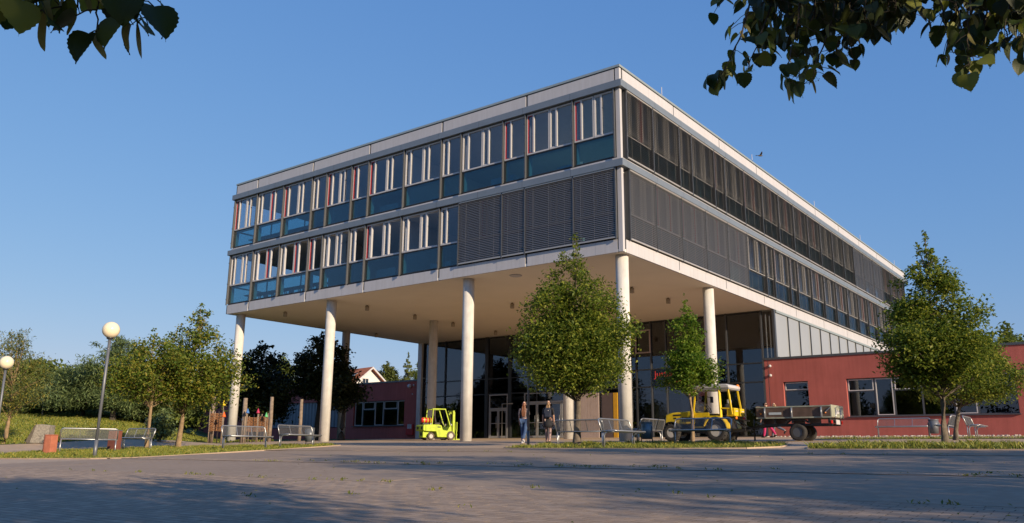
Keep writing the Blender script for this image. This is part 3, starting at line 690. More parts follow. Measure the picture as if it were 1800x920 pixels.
MB().box(-60, -27.6, Y0 + .45, Y0 + 25, 5.8, 5.98).build("flat_roof", M_FLASH, LWg); MB().box(-59.8, -27.7, Y0 + 5.5, Y0 + 5.6, 1.3, 5.79).build("inner_wall", M_INDARK, LWg)
MB().box(-60, -59.8, Y0 + .3, Y0 + 25, 1.3, 5.79).build("end_wall", M_REDW, LWg)
x = -46.3
while x < -35.95:
    MB().prism([(x + .01, Y0 + .2), (x + .1, Y0 + .12), (x + .3, Y0 + .12), (x + .41, Y0 + .2), (x + .41, Y0 + .24), (x + .01, Y0 + .24)], 2.62, 4.72, 'z').build("cladding_sheet", M_CORR, LWg); x += .42
MB().box(-46.35, -35.85, Y0 + .0, Y0 + .14, 2.56, 2.615).build("cladding_sill", M_FLASH, LWg)
wl = MB().lathe([(.0, .0), (.15, -.01), (.17, -.10), (.13, -.2), (.0, -.23)], 16, 'y', (-28.74, Y0, 5.62)).build("bulkhead_lamp", M_FRAME, LWg)
MB().lathe([(.0, .0), (.07, -.01), (.07, -.1), (.0, -.12)], 12, 'y', (-28.32, Y0, 5.67)).build("bulkhead_lamp", M_FRAME, LWg)
MB().lathe([(.0, .0), (.05, -.01), (.05, -.05), (.0, -.06)], 12, 'y', (-28.45, Y0, 5.0)).build("wall_button", M_FRAME, LWg)
rb = tag(MB().box(0, .72, -.14, 0, 0, .80).build("red_wall_box", mat("red_box_paint", (.42, .02, .02), .4), None, .012, (XC - 28.93, YC + Y0 - .002, 1.93)), "small red cabinet with white notice fixed to the dark red wall", "cabinet")
nt = MB().box(.16, .60, -.15, -.1405, .47, .80).build("notice", M_WHITE, rb)
nl = MB()
for k in range(4): nl.box(.20, .56 - .1 * (k % 2), -.152, -.1502, .74 - .07 * k, .755 - .07 * k)
nl.build("notice_print", M_FLASH, nt)
# ------------------------------------------------------------------ trees and plants
def leaf_arrays(C, size, rs, slim=0.62, droop=0.5, fold=0.25):
    """kite shaped leaves, one 4-vertex island each"""
    n = len(C); th = rs.uniform(0, 2*PI, n)
    dz = rs.normal(-droop, 0.55, n); d = np.stack([np.cos(th), np.sin(th), dz], 1); d /= np.linalg.norm(d, axis=1)[:, None]
    up = np.stack([rs.normal(0, .45, n), rs.normal(0, .45, n), np.ones(n)], 1)
    s = np.cross(d, up); s /= (np.linalg.norm(s, axis=1)[:, None] + 1e-9); nn = np.cross(s, d)
    L = (size * rs.uniform(.65, 1.3, n))[:, None]; W = L * slim * .5
    a = C - d * L * .5; t = C + d * L * .5; m = C - d * L * .06
    l = m + s * W + nn * L * fold * .5; r = m - s * W + nn * L * fold * .5
    V = np.stack([a, l, t, r], 1).reshape(-1, 3); F = np.arange(n * 4).reshape(n, 4); return V, F
def limb(mb, a, b, r0, r1, bend, rr, n=5):
    a, b = Vector(a), Vector(b); m = (a + b) / 2 + Vector((rr.uniform(-bend, bend), rr.uniform(-bend, bend), rr.uniform(0, bend)))
    pts = []
    for i in range(4):
        t = i / 3; pts.append(a * (1-t)**2 + m * 2*t*(1-t) + b * t*t)
    mb.tube(pts, [r0 + (r1 - r0) * i / 3 for i in range(4)], n, False)
def tree(name, label, x, y, height, tr, prof, leaves, lsize, lm, bark, seed, clumps=70, csize=.38, group=None, lean=(0, 0), slim=.62, cat="tree", droop=.5, squash=.75, mesh=None, rough=.25, z=None, stem_top=.8, crown_name="crown"):
    rs = np.random.RandomState(seed); rr = random.Random(seed)
    base = (x, y, zg(x, y) - .03 if z is None else z); t = empty(name, base, 0, label, cat, group)
    P = np.array(prof); hs = P[:, 0] * height; rad = P[:, 1]
    lo, hi = hs[0], hs[-1]; H = np.linspace(lo, hi, 60); Rr = np.interp(H, hs, rad); w = Rr ** 1.1 + .14 * Rr.max(); w /= w.sum()
    ax = lambda h: np.array([lean[0], lean[1], 0]) * (h / height) ** 1.3
    mb = MB(); pts = [Vector((ax(h)[0] + .03 * math.sin(h * 2.1 + seed), ax(h)[1] + .03 * math.cos(h * 1.7 + seed), h)) for h in np.linspace(0, height * stem_top, 9)]
    mb.tube([pts[0] - Vector((0, 0, .1))] + pts, [tr * 1.5, tr * 1.25] + [tr * (1.0 - .85 * (i / 8)) for i in range(1, 9)], 10, False); tk = mb.build("trunk", bark, t)
    cs = []; lb = MB()
    lump = rs.uniform(.72, 1.14, 24)
    for i in range(clumps):
        h = rs.choice(H, p=w) + rs.uniform(-.1, .1); a = rs.uniform(0, 2*PI); Rm = np.interp(h, hs, rad) * lump[int(a / (2*PI) * 8) + 8 * int(min(2, 3 * (h - lo) / max(hi - lo, .1)))]
        q = rs.uniform(.05, .95) ** .6 * Rm; c = ax(h) + np.array([q * math.cos(a), q * math.sin(a), h]); cs.append(c)
        hb = max(lo * .82, h - .55 * q - .1); b = ax(hb)
        if i < clumps * .75: limb(lb, (b[0], b[1], min(hb, height * stem_top)), c, tr * .17 * (1 - .6 * h / height) + .005, .005, .12 * q, rr)
    for k in range(4): cs.append(ax(hi) + np.array([0, 0, hi - .05 * height * k]))
    lb.build("branches", bark, t)
    cs = np.array(cs); cw = csize * np.interp(cs[:, 2], hs, np.clip(rad / max(rad), .16, 1)) * rs.uniform(.6, 1.25, len(cs)); pw = cw ** 1.9; idx = rs.choice(len(cs), size=leaves, p=pw / pw.sum()); sp = cw[idx]
    off = rs.normal(0, 1, (leaves, 3)); off = np.clip(off, -2, 2) * .55; off[:, 2] *= squash
    V, F = leaf_arrays(cs[idx] + off * sp[:, None], lsize, rs, slim, droop)
    cr = link(crown_name, np_mesh(crown_name, V, F, lm), t); cr["kind"] = "stuff"
    return t
lime_prof = [(.25, .7), (.29, 1.5), (.35, 1.95), (.43, 2.05), (.56, 1.72), (.70, 1.28), (.82, .84), (.91, .46), (.97, .16), (1.0, .04)]
tree("lime_tree", "pyramidal lime tree with dense crown on the verge in front of the corner column", -14.77, 22.76, 7.05, .12, lime_prof, 42000, .112, L_LIME, M_BARK, 11, 280, .54)
tree("lime_tree", "pyramidal lime tree on the verge before the long red wing window", -4.02, 22.57, 5.35, .08, [(.27, .35), (.31, 1.0), (.36, 1.28), (.46, 1.38), (.56, 1.22), (.66, 1.0), (.76, .74), (.85, .48), (.93, .26), (1, .04)], 36000, .09, L_LIME, M_BARK, 23, 260, .40)
tree("maple_tree", "slender young tree with fresh green leaves beside the yellow tractor", -12.25, 25.9, 5.1, .065, [(.34, .35), (.40, .85), (.47, 1.02), (.55, .85), (.63, .65), (.70, .75), (.78, .55), (.88, .32), (1, .06)], 10000, .11, L_FRESH, M_BARKO, 31, 80, .40, lean=(-.15, .1))
tree("maple_tree", "yellow green maple with ochre trunk beside the small bench", -30.19, 16.86, 4.6, .085, [(.42, .8), (.48, 1.5), (.60, 1.75), (.72, 1.5), (.84, 1.0), (.94, .5), (1, .1)], 8500, .13, L_MAPLE, M_BARKO, 41, 80, .55, lean=(-.3, -.1))
tree("maple_tree", "tallest yellow green maple with ochre trunk left of the outermost column", -31.2, 18.68, 5.85, .11, [(.29, .7), (.34, 1.6), (.42, 2.1), (.54, 2.15), (.64, 1.75), (.76, 1.25), (.88, .75), (1, .15)], 14000, .135, L_MAPLE, M_BARKO, 43, 100, .60, lean=(.5, .2))
def far_tree(px, D, top_py, name, label, prof, leaves, ls, lm, bark, seed, clumps, cs, **k):
    x, y = bearing(px, D); z = zg(x, y); top = at_dist(px, top_py, D).z
    return tree(name, label, x, y, top - z, k.pop("tr", .2), prof, leaves, ls, lm, bark, seed, clumps, cs, **k)
broad = lambda r: [(.12, r * .6), (.25, r * .95), (.45, r), (.65, r * .85), (.82, r * .58), (.94, r * .3), (1, r * .06)]
pine = lambda r: [(.16, r * .6), (.25, r), (.45, r), (.64, r * .85), (.80, r * .62), (.92, r * .42), (1, r * .2)]
kp = dict(slim=.16, droop=-.35, squash=.6)
far_tree(192, 56, 590, "pine_tree", "tall bushy pine behind the globe lamp post", pine(2.9), 24000, .32, L_PINE, M_BARKD, 51, 85, .85, tr=.16, **kp)
far_tree(140, 58, 632, "pine_tree", "shorter bushy pine left of the globe lamp post", pine(2.5), 13000, .33, L_PINE, M_BARKD, 53, 60, .8, tr=.14, **kp)
far_tree(252, 57, 648, "pine_tree", "low bushy pine behind the two maples", pine(2.6), 11000, .33, L_PINE, M_BARKD, 55, 60, .8, tr=.14, **kp)
x, y = bearing(8, 43); tree("willow_tree", "feathery willow with yellowing twigs at the left edge", x, y, 5.0, .11, [(.22, .4), (.34, 1.2), (.5, 1.7), (.7, 1.65), (.86, 1.25), (1, .4)], 9000, .16, L_WILLOW, M_BARKO, 61, 70, .42, slim=.22, droop=-.6, squash=1.3, stem_top=.5)
hg = "trees and bushes on the bank"
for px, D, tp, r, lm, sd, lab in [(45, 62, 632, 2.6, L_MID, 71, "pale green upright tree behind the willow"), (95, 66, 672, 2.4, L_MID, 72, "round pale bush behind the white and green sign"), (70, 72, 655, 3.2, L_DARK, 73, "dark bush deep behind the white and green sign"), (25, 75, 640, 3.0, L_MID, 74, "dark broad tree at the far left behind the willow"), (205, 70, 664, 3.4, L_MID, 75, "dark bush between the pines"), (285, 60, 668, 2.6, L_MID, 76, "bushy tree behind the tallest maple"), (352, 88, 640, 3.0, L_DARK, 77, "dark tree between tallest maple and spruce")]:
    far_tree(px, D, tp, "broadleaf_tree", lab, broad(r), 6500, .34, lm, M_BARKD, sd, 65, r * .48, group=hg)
far_tree(392, 96, 598, "spruce_tree", "narrow pointed spruce just left of the outermost column", [(.3, 2.3), (.5, 1.75), (.7, 1.1), (.88, .5), (1, .03)], 11000, .36, L_SPRUCE, M_BARKD, 81, 80, .42, slim=.2, droop=.5, squash=.35)
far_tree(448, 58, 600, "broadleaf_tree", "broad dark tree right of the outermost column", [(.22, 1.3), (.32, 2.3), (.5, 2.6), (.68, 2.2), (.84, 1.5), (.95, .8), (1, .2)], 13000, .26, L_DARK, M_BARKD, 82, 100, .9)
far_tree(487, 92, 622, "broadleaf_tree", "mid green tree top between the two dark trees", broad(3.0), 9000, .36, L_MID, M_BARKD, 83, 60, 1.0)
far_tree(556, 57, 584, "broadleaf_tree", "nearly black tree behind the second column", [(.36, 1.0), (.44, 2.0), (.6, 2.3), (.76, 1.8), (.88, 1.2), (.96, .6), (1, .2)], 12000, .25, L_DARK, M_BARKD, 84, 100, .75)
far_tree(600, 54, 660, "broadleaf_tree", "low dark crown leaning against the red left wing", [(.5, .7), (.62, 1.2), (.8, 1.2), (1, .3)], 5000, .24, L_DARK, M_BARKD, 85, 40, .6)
far_tree(676, 120, 637, "round_tree", "round sunlit tree right of the white gabled house", [(.45, 2.2), (.62, 2.5), (.78, 2.3), (.90, 1.5), (1, .3)], 14000, .34, L_CONIF, M_BARKD, 86, 90, .9)
far_tree(712, 118, 620, "conifer_tree", "pointed yellow green conifer above the red left wing", [(.45, 1.9), (.6, 1.5), (.75, 1.0), (.88, .5), (1, .05)], 13000, .32, L_CONIF, M_BARKD, 87, 120, .55, droop=-.8, slim=.3)
far_tree(737, 122, 632, "round_tree", "sunlit tree half hidden by the grey pier", [(.45, 1.8), (.62, 2.0), (.78, 1.8), (.90, 1.2), (1, .3)], 9000, .34, L_MID, M_BARKD, 88, 60, .8)
far_tree(633, 105, 694, "bush", "small bright conifer in front of the white house", [(.2, .5), (.6, .4), (1, .05)], 700, .3, L_CONIF, M_BARKD, 89, 14, .4, cat="bush")
far_tree(1796, 62, 566, "broadleaf_tree", "dark tree top behind the red wing at the right edge", broad(3.4), 8000, .33, L_MID, M_BARKD, 90, 60, 1.1)
far_tree(1682, 30, 596, "lime_tree", "rounder darker tree right behind the right verge tree", [(.40, .7), (.46, 1.3), (.56, 1.6), (.70, 1.55), (.84, 1.1), (.94, .6), (1, .1)], 15000, .10, L_LIME, M_BARK, 92, 110, .45, tr=.075, lean=(.75, .2))
far_tree(280, 44, 716, "bush", "small shrub with pale stem on the lawn behind the maples", [(.2, .5), (.5, .7), (1, .1)], 1200, .16, L_PINE, M_BARKD, 94, 20, .35, cat="bush", tr=.05)
# trees beside and behind the viewer: they throw the foreground shade and stand in the reflections
sg_ = "trees of the square beside the viewer"
shade = [(8.2, 8.6, 9.2, 3.6, 101, "broad lime tree of the square closest to the viewer's right"), (7.8, 14.6, 8.2, 3.1, 102, "lime tree of the square between the verge row and the viewer"), (13.5, 4.6, 7.6, 3.3, 103, "tall lime tree of the square behind the broad one"), (19.0, 12.0, 7.0, 3.2, 104, "lime tree of the square farthest to the right"), (6.8, 22.8, 5.6, 1.6, 105, "narrow lime tree continuing the verge row to the right")]
for (x, y, h, r, sd, slab_) in shade:
    tree("square_tree", slab_, x, y, h, .14, [(.14, r * .5), (.22, r * .9), (.42, r), (.62, r * .88), (.82, r * .55), (1, r * .08)], 15000, .16, L_LIME, M_BARK, sd, 100, r * .26, group=sg_)
proto = None
for k, (x, y, h) in enumerate([(-46, -16, 13), (-34, -24, 15), (-22, -18, 11), (-10, -27, 14), (3, -21, 12), (16, -26, 15), (-58, -10, 12), (30, -18, 13)]):
    if proto is None: proto = tree("park_tree", "large dark park tree standing in the row behind the viewer", x, y, 13, .3, broad(4.2), 7000, .45, L_DARK, M_BARKD, 120, 80, 1.3, group="park trees behind the viewer", cat="tree"); o = proto
    else: o = copy_tree(proto)
    o["label"] = ["park tree behind the viewer to the west", "tall park tree behind the viewer to the west", "low park tree behind the viewer, west of the middle", "tall park tree straight behind the viewer", "park tree behind the viewer's right shoulder", "tall park tree far behind the viewer's right", "park tree at the western end of the row behind the viewer", "park tree at the eastern end of the row behind the viewer"][k]
    o.location = (x, y, zg(x, y) - .05); s = h / 13; o.scale = (s * (1 + .1 * (k % 3)), s, s); o.rotation_euler[2] = k * 1.1

# grass verges: soil sheet plus blades (nobody could count them)
VERGE_L = [(-26.3, 10.0), (-24.5, 10.35), (-22.35, 10.95), (-21.55, 11.6), (-21.9, 12.95), (-22.8, 15.35), (-23.9, 18.3), (-25.3, 21.3), (-26.2, 22.8), (-27.6, 23.0), (-30.5, 21.2), (-33.5, 19.6), (-33.2, 15.0), (-31.0, 12.0), (-28.5, 10.2)]
VERGE_M = [(-15.9, 20.4), (-15.2, 20.0), (-11, 20.2), (-8.4, 20.9), (-7.9, 22.0), (-8.4, 24.2), (-11, 25.3), (-14.4, 25.2), (-15.9, 23.4)]
VERGE_R = [(-6.6, 20.25), (-2.2, 20.45), (4, 20.6), (9, 20.7), (9, 23.2), (-2.5, 23.2), (-6.2, 23.9), (-7.2, 22.2)]
VERGE_W = [(-11.2, 32.6), (12, 32.6), (12, 34.2), (-9.5, 34.2)]
def grass(name, P, dens, hgt, seed, wide=1.0):
    rs = np.random.RandomState(seed); A = np.array(P); x0, y0 = A.min(0); x1, y1 = A.max(0)
    n = int((x1 - x0) * (y1 - y0) * dens); X = rs.uniform(x0, x1, n); Y = rs.uniform(y0, y1, n)
    patch = .55 + .45 * np.sin(X * 2.3 + seed) * np.sin(Y * 3.1) + .3 * np.sin(X * 7 + Y * 5)
    keep = np.array([in_poly(a, b, P) for a, b in zip(X, Y)]) & (rs.uniform(0, 1, n) < np.clip(patch + .35, .15, 1)); X, Y = X[keep], Y[keep]; patch = patch[keep]; n = len(X)
    Z = np.array([zg(a, b) for a, b in zip(X, Y)]) + .008; h = hgt * rs.uniform(.4, 1.4, n) * (.6 + .6 * np.clip(patch, 0, 1.2)); th = rs.uniform(0, 2*PI, n); w = (.009 + .004 * rs.rand(n)) * wide
    ux, uy = np.cos(th) * w, np.sin(th) * w; lx, ly = rs.normal(0, .45, n) * h, rs.normal(0, .45, n) * h
    V = np.stack([np.stack([X - ux, Y - uy, Z], 1), np.stack([X + ux, Y + uy, Z], 1), np.stack([X + ux * .5 + lx * .5, Y + uy * .5 + ly * .5, Z + h * .65], 1), np.stack([X - ux * .2 + lx, Y - uy * .2 + ly, Z + h], 1)], 1).reshape(-1, 3)
    tag(link(name, np_mesh(name, V, np.arange(n * 4).reshape(n, 4), L_GRASS)), kind="stuff")
    m = n // 110; i = rs.choice(n, m, replace=False)
    V, F = leaf_arrays(np.stack([X[i], Y[i], Z[i] + hgt * rs.uniform(.6, 1.3, m)], 1), .035, rs, .9, 0)
    tag(link("yellow_flowers", np_mesh("yellow_flowers", V, F, L_FLOWER)), kind="stuff")
for P, sd, h, dn in ((VERGE_L, 1, .09, 480), (VERGE_M, 2, .10, 620), (VERGE_R, 3, .12, 620), (VERGE_W, 4, .08, 260)):
    tag(poly_sheet("verge_soil", P, G_SOIL, .034, .03), kind="structure"); grass("verge_grass", P, dn, h, sd)
lawn = [bearing(a, b) for a, b in ((-30, 42.4), (0, 42.7), (100, 43.2), (200, 44.2), (300, 46.2), (400, 49.2), (480, 52.2), (480, 55), (330, 64), (200, 62), (-30, 62))]
grass("lawn_grass", lawn, 210, .085, 9, 2.2)
# concrete edging round the verges
for P in (VERGE_L, VERGE_M, VERGE_R):
    mb = MB()
    for a, b in zip(P, P[1:] + P[:1]):
        mb.bar((a[0], a[1], zg(*a) + .006), (b[0], b[1], zg(*b) + .006), .07, .07)
    tag(mb.build("verge_kerb", G_CONC), kind="structure")
# weeds in the joints of the paving
rs = np.random.RandomState(8); pts = []
for k in range(110):
    yy = rs.choice([7.42, 7.5, 11.2, 11.3, 11.5, 11.75, 17.2, rs.uniform(5, 7.3)]); xx = rs.uniform(-16, 1)
    for j in range(rs.randint(3, 14)): pts.append((xx + rs.normal(0, .05), yy + rs.normal(0, .015), zg(xx, yy) + .03 + rs.uniform(0, .035)))
V, F = leaf_arrays(np.array(pts), .05, rs, .3, -.9); tag(link("joint_weeds", np_mesh("joint_weeds", V, F, L_GRASS)), kind="stuff")
V, F = leaf_arrays(np.array([(a, b, zg(a, b) + .036) for a, b in zip(rs.uniform(-20, 0, 90), rs.uniform(4.5, 16, 90))]), .035, rs, .6, 0); tag(link("fallen_leaves", np_mesh("fallen_leaves", V, F, L_MAPLE)), kind="stuff")

# ------------------------------------------------------------------ benches
def bench_meshes(Lb):
    out = {}
    def tubes(ps, r, m, n=8): return MB().tube(ps, r, n).mesh("bench_part", m)
    hw = Lb / 2; ca = []
    bt, bb_, sb, sf = Vector((0, .33, .80)), Vector((0, .20, .44)), .20, -.26
    def bp(u, t): p = bb_ + (bt - bb_) * t; return Vector((u, p.y, p.z))
    loop = [bp(-hw, 0), bp(-hw, .75)] + [bp(-hw + .09 * (1 - math.cos(a)), .75 + .25 * math.sin(a)) for a in (PI/6, PI/3, PI/2)]
    loop += [Vector((-p.x, p.y, p.z)) for p in loop[::-1]]
    out["back_frame"] = tubes(loop, .021, M_STEEL)
    seat = [(-hw, sb, .44), (-hw, sf + .06, .46), (-hw + .05, sf, .45), (hw - .05, sf, .45), (hw, sf + .06, .46), (hw, sb, .44), (-hw, sb, .44)]
    out["seat_frame"] = tubes(seat, .021, M_STEEL)
    for s, nm in ((-1, "leg"), (1, "leg_b")):
        u = s * (hw - .03); out[nm] = MB().tube([(u, .14, -.12), (u, .14, .30), (u, .10, .39), (u, 0, .425), (u, -.2, .43)], .026, 8).tube([(u, .20, .44), (u, .20, -.12)], .020, 8).mesh("bench_part", M_STEEL)
    g = MB(); n = int(Lb / .036)
    for i in range(1, n): u = -hw + Lb * i / n; g.bar(bp(u, .02), bp(u, .97), .0052); g.bar((u, sb, .44), (u, sf + .02, .452), .0052)
    for k in range(1, 11): g.bar(bp(-hw + .02, k / 11), bp(hw - .02, k / 11), .0052); g.bar((-hw + .02, sb + (sf - sb) * k / 11, .445), (hw - .02, sb + (sf - sb) * k / 11, .445), .0052)
    out["wire_mesh"] = g.mesh("bench_part", M_MESH)
    for u, nm in ((-hw / 3, "stiffener"), (hw / 3, "stiffener_b")): out[nm] = MB().bar(bp(u, .01), bp(u, .98), .016).bar((u, sb, .438), (u, sf, .445), .016).mesh("bench_part", M_STEEL)
    return out
BM = {}
def bench(x, y, rz, label, L=1.78, grp="wire mesh benches around the square"):
    if L not in BM: BM[L] = bench_meshes(L)
    t = empty("wire_bench", (x, y, zg(x, y) + .02), rz, label, "bench", grp)
    for k, me in BM[L].items():
        o = link(k.split("_b")[0] if k.endswith("_b") else k, me, t)
        if k == "wire_mesh": o["kind"] = "stuff"
    return t
# local seat direction is -y; rz turns it
bench(-29.2, 14.15, R(-115), "long wire bench behind the nearest globe lamp post", 1.75)
bench(-30.15, 16.25, R(8), "short looking wire bench by the left maple trunk", 1.6)
bench(-25.35, 17.85, R(90), "wire bench in front of the outermost column", 1.8)
bench(-26.0, 20.65, R(100), "wire bench in front of the second column", 1.9)
bench(-14.6, 22.85, R(180), "wire bench behind the central lime tree trunk", 1.8)
bench(-12.4, 21.6, R(90), "wire bench with tall open back beside the corner column", 1.8)
bench(-14.0, 25.9, R(-90), "wire bench turned back to back behind the corner column bench", 1.75)
bench(-10.65, 23.0, R(2), "wire bench in front of the yellow tractor", 1.78)
bench(-8.5, 38.5, R(0), "long wire bench standing before the red right wing", 2.1)
bench(-6.1, 34.6, R(-90), "wire bench seen end on left behind the right verge tree", 1.8)
bench(-5.5, 37.2, R(90), "wire bench seen end on right of the right verge tree", 1.8)
# ------------------------------------------------------------------ globe lamps
def globe_lamp(x, y, label, h=3.5, lean=0):
    t = empty("globe_lamp", (x, y, zg(x, y)), 0, label, "street lamp", "globe lamps of the square"); t.rotation_euler[1] = lean
    MB().tube([(0, 0, -.1), (0, 0, .5)], .052, 12).build("pole_base", M_POLE, t); MB().tube([(0, 0, .5), (0, 0, h - .2)], .040, 12).build("pole", M_POLE, t)
    MB().lathe([(.05, h - .27), (.085, h - .255), (.10, h - .20), (.07, h - .19)], 18).build("globe_collar", M_DARK, t)
    MB().lathe([(.02, h - .232)] + [(.232 * math.sin(a), h - .232 * math.cos(a)) for a in [PI * k / 16 for k in range(1, 16)]] + [(.004, h + .232)], 28).build("globe", M_GLOBE, t)
globe_lamp(-23.0, 11.35, "nearest globe lamp on a tall grey pole left of the building", 3.52, R(1.5))
globe_lamp(-17.2, 23.4, "globe lamp with its head hidden in the central lime tree", 3.56)
p = at_dist(10, 649, 34.5)
globe_lamp(p.x, p.y, "globe lamp cut by the left edge of the picture", p.z - zg(p.x, p.y) + .232)
# ------------------------------------------------------------------ small street furniture
t = empty("waste_bin", (-29.55, 13.05, zg(-29.55, 13.05)), R(25), "brick red square pillar bin on the verge left of the globe lamp", "bin")
MB().box(-.15, .15, -.15, .15, 0, .62).build("bin_body", M_BRICKB, t, .01); MB().box(-.155, .155, -.155, .155, .622, .65).build("bin_lid", M_BRICKB, t, .008)
t = empty("granite_block", (-39.4, 17.0, zg(-39.4, 17.0)), R(40), "rough grey granite block on the lawn edge beside the brick red bin", "stone block")
bm = MB(); bm.prism([(-.38, 0), (.40, 0), (.40, .78), (.02, .82), (-.18, .8)], -.28, .28); bm.build("block", M_STONE, t, .02)
MB().prism([(-.60, 0), (-.40, 0), (-.19, .8), (-.24, .8)], -.26, .26).build("wedge_stone", mat("dark_stone", (.10, .085, .07), .9, var=.3, scale=9), t, .012)
def bin_(x, y, label, m, rz=0):
    t = empty("waste_bin", (x, y, zg(x, y)), rz, label, "bin", "round steel litter bins")
    MB().lathe([(.16, .18), (.19, .70), (.175, .70), (.15, .2)], 20).build("bin_bucket", m, t); MB().lathe([(.195, .70), (.2, .73), (.17, .735)], 20).build("bin_rim", m, t)
    for s in (-1, 1): MB().tube([(s * .2, 0, 0), (s * .2, 0, .6), (s * .15, 0, .62)], .018, 8).build("bin_post", m, t)
    MB().tube([(-.28, 0, .02), (.28, 0, .02)], .02, 8).build("bin_foot", m, t)
M_BIN = mat("blue_grey_bin", (.12, .17, .22), .4, .4)
bin_(-13.25, 24.6, "blue grey litter bin behind the benches at the corner column", M_BIN)
bin_(-27.15, 22.0, "small steel litter bin beside the second column", M_STEELD)
bx_, by_ = bearing(201, 33.5); t = empty("waste_bin", (bx_, by_, zg(bx_, by_)), R(20), "dark brick red square bin between the two left benches", "bin")
MB().box(-.17, .17, -.15, .15, 0, .74).build("bin_body", mat("dark_brick_red", (.16, .05, .035), .8, var=.2), t, .01); MB().box(-.175, .175, -.155, .155, .742, .77).build("bin_lid", M_STEELD, t, .008)
bin_(-6.9, 36.5, "dark litter bin before the red right wing", M_POLE)
# white and green notice board on a pole in the meadow
x, y = bearing(67, 60); z = zg(x, y); t = empty("notice_sign", (x, y, z), R(55), "white and green sign on a pale pole on the bank", "sign")
MB().tube([(0, 0, -.1), (0, 0, 1.75)], .05, 8).build("sign_pole", M_STEEL, t); MB().box(-.20, .20, -.06, 0, 1.25, 1.8).build("sign_board", M_WHITE, t)
MB().box(-.21, -.02, -.075, -.061, 1.2, 1.42).build("green_field", mat("sign_green", (.03, .28, .16), .5), t); MB().box(.21, .26, -.08, .02, 1.2, 1.84).build("sign_edge", mat("sign_teal", (.05, .33, .25), .5), t)
# wooden posts, wattle screens and pennants before the left wing
for px, D, tp, w, lab in [(425, 47.5, 700, .14, "weathered wooden post behind the outermost column"), (472, 49, 698, .12, "weathered wooden post left of the second column"), (525, 50, 702, .11, "thin weathered wooden post just left of the second column"), (369, 46.5, 697, .11, "split wooden post left of the wattle screen")]:
    x, y = bearing(px, D); z = zg(x, y); h = at_dist(px, tp, D).z - z
    t = empty("wooden_post", (x, y, z - .1), rnd.uniform(0, 1), lab, "post", "wooden posts before the left wing")
    MB().tube([(0, 0, 0), (.03, .01, h * .5), (.0, .02, h + .1)], [w, w * .92, w * .8], 9).build("post", M_WOOD, t); MB().lathe([(w * .86, h * .52), (w * .9, h * .55), (w * .86, h * .58)], 9).build("post_ring", M_STEELD, t)
def wattle(px0, px1, D, tp, bp_, lab, seed):
    a = at_dist(px0, 760, D); b = at_dist(px1, 760, D); z1 = at_dist(px0, tp, D).z; zb = at_dist(px0, bp_, D).z
    t = empty("wattle_screen", ((a.x + b.x) / 2, (a.y + b.y) / 2, min(zg(a.x, a.y), zb)), math.atan2(b.y - a.y, b.x - a.x), lab, "fence", "woven willow screens")
    o = t.location.z; w = (b - a).to_2d().length / 2; r_ = random.Random(seed); n = max(3, int(w * 2 / .28)); st = MB()
    for i in range(n + 1):
        x = -w + 2 * w * i / n; MB().tube([(x, 0, 0), (x + r_.uniform(-.03, .03), 0, z1 - o + r_.uniform(.02, .2))], .028, 6).build("stake", M_WOOD, t)
    g = MB(); z = zb - o + .05; k = 0
    while z < z1 - o:
        g.tube([(-w + 2 * w * i / (n * 2), .045 * (1 if (i + k) % 2 else -1), z + r_.uniform(-.02, .02)) for i in range(n * 2 + 1)], .022, 4); z += .046; k += 1
    q = g.build("withies", M_WATTLE, t); q["kind"] = "stuff"
wattle(367, 390, 46, 726, 759, "tall woven willow screen beside the yellow pennant", 1); wattle(430, 451, 48, 733, 760, "woven willow screen behind the outermost column", 2); wattle(453, 470, 48.5, 732, 760, "woven willow screen left of the wooden post by the second column", 3)
for px, D, tp, c, lab in [(387.5, 45.5, 704, (.75, .55, .02), "yellow"), (389.5, 45, 724, (.75, .13, .02), "orange"), (431, 47, 718, (.05, .16, .42), "blue"), (449.5, 47.5, 718, (.42, .03, .09), "red"), (464.5, 48, 725, (.10, .42, .16), "green")]:
    x, y = bearing(px, D); z = zg(x, y); h = at_dist(px, tp, D).z - z
    t = empty("pennant", (x, y, z), 0, "%s cone pennant on a thin stick by the willow screens" % lab, "pennant", "coloured pennants by the willow screens")
    MB().tube([(0, 0, -.1), (0, 0, h - .03)], .022, 6).build("stick", M_WOOD, t); MB().lathe([(.10, h - .26), (.085, h - .2), (.012, h)], 12).build("cone", mat("pennant_" + lab, c, .6), t)
# white gabled house behind
hx_, hy_ = bearing(645, 112); hz = at_dist(640, 645, 112).z - 7.35
t = empty("gabled_house", (hx_, hy_, hz), R(80), "white gabled house with orange tiled roof rising behind the red left wing", "house")
w, e, r_, Lh = 3.6, 4.3, 7.15, 9.0
MB().prism([(-w, 0), (w, 0), (w, e), (0, r_), (-w, e)], 0, Lh, 'y').build("wall", M_CREAM, t)
for s in (-1, 1):
    v = MB(); a = Vector((0, 0, r_ + .18)); b = Vector((s * (w + .55), 0, e - .42)); nrm = Vector((0, 0, .18))
    pts = [(a.x, a.z), (b.x, b.z), (b.x, b.z - .16), (a.x, a.z - .18)]
    v.prism(pts, -.65, Lh + .4, 'y'); ro = v.build("roof", M_ORANGE, t)
    MB().prism([(a.x, a.z + .0), (b.x, b.z), (b.x, b.z - .24), (a.x, a.z - .26)], -.70, -.655, 'y').build("barge_board", M_WHITE, ro)
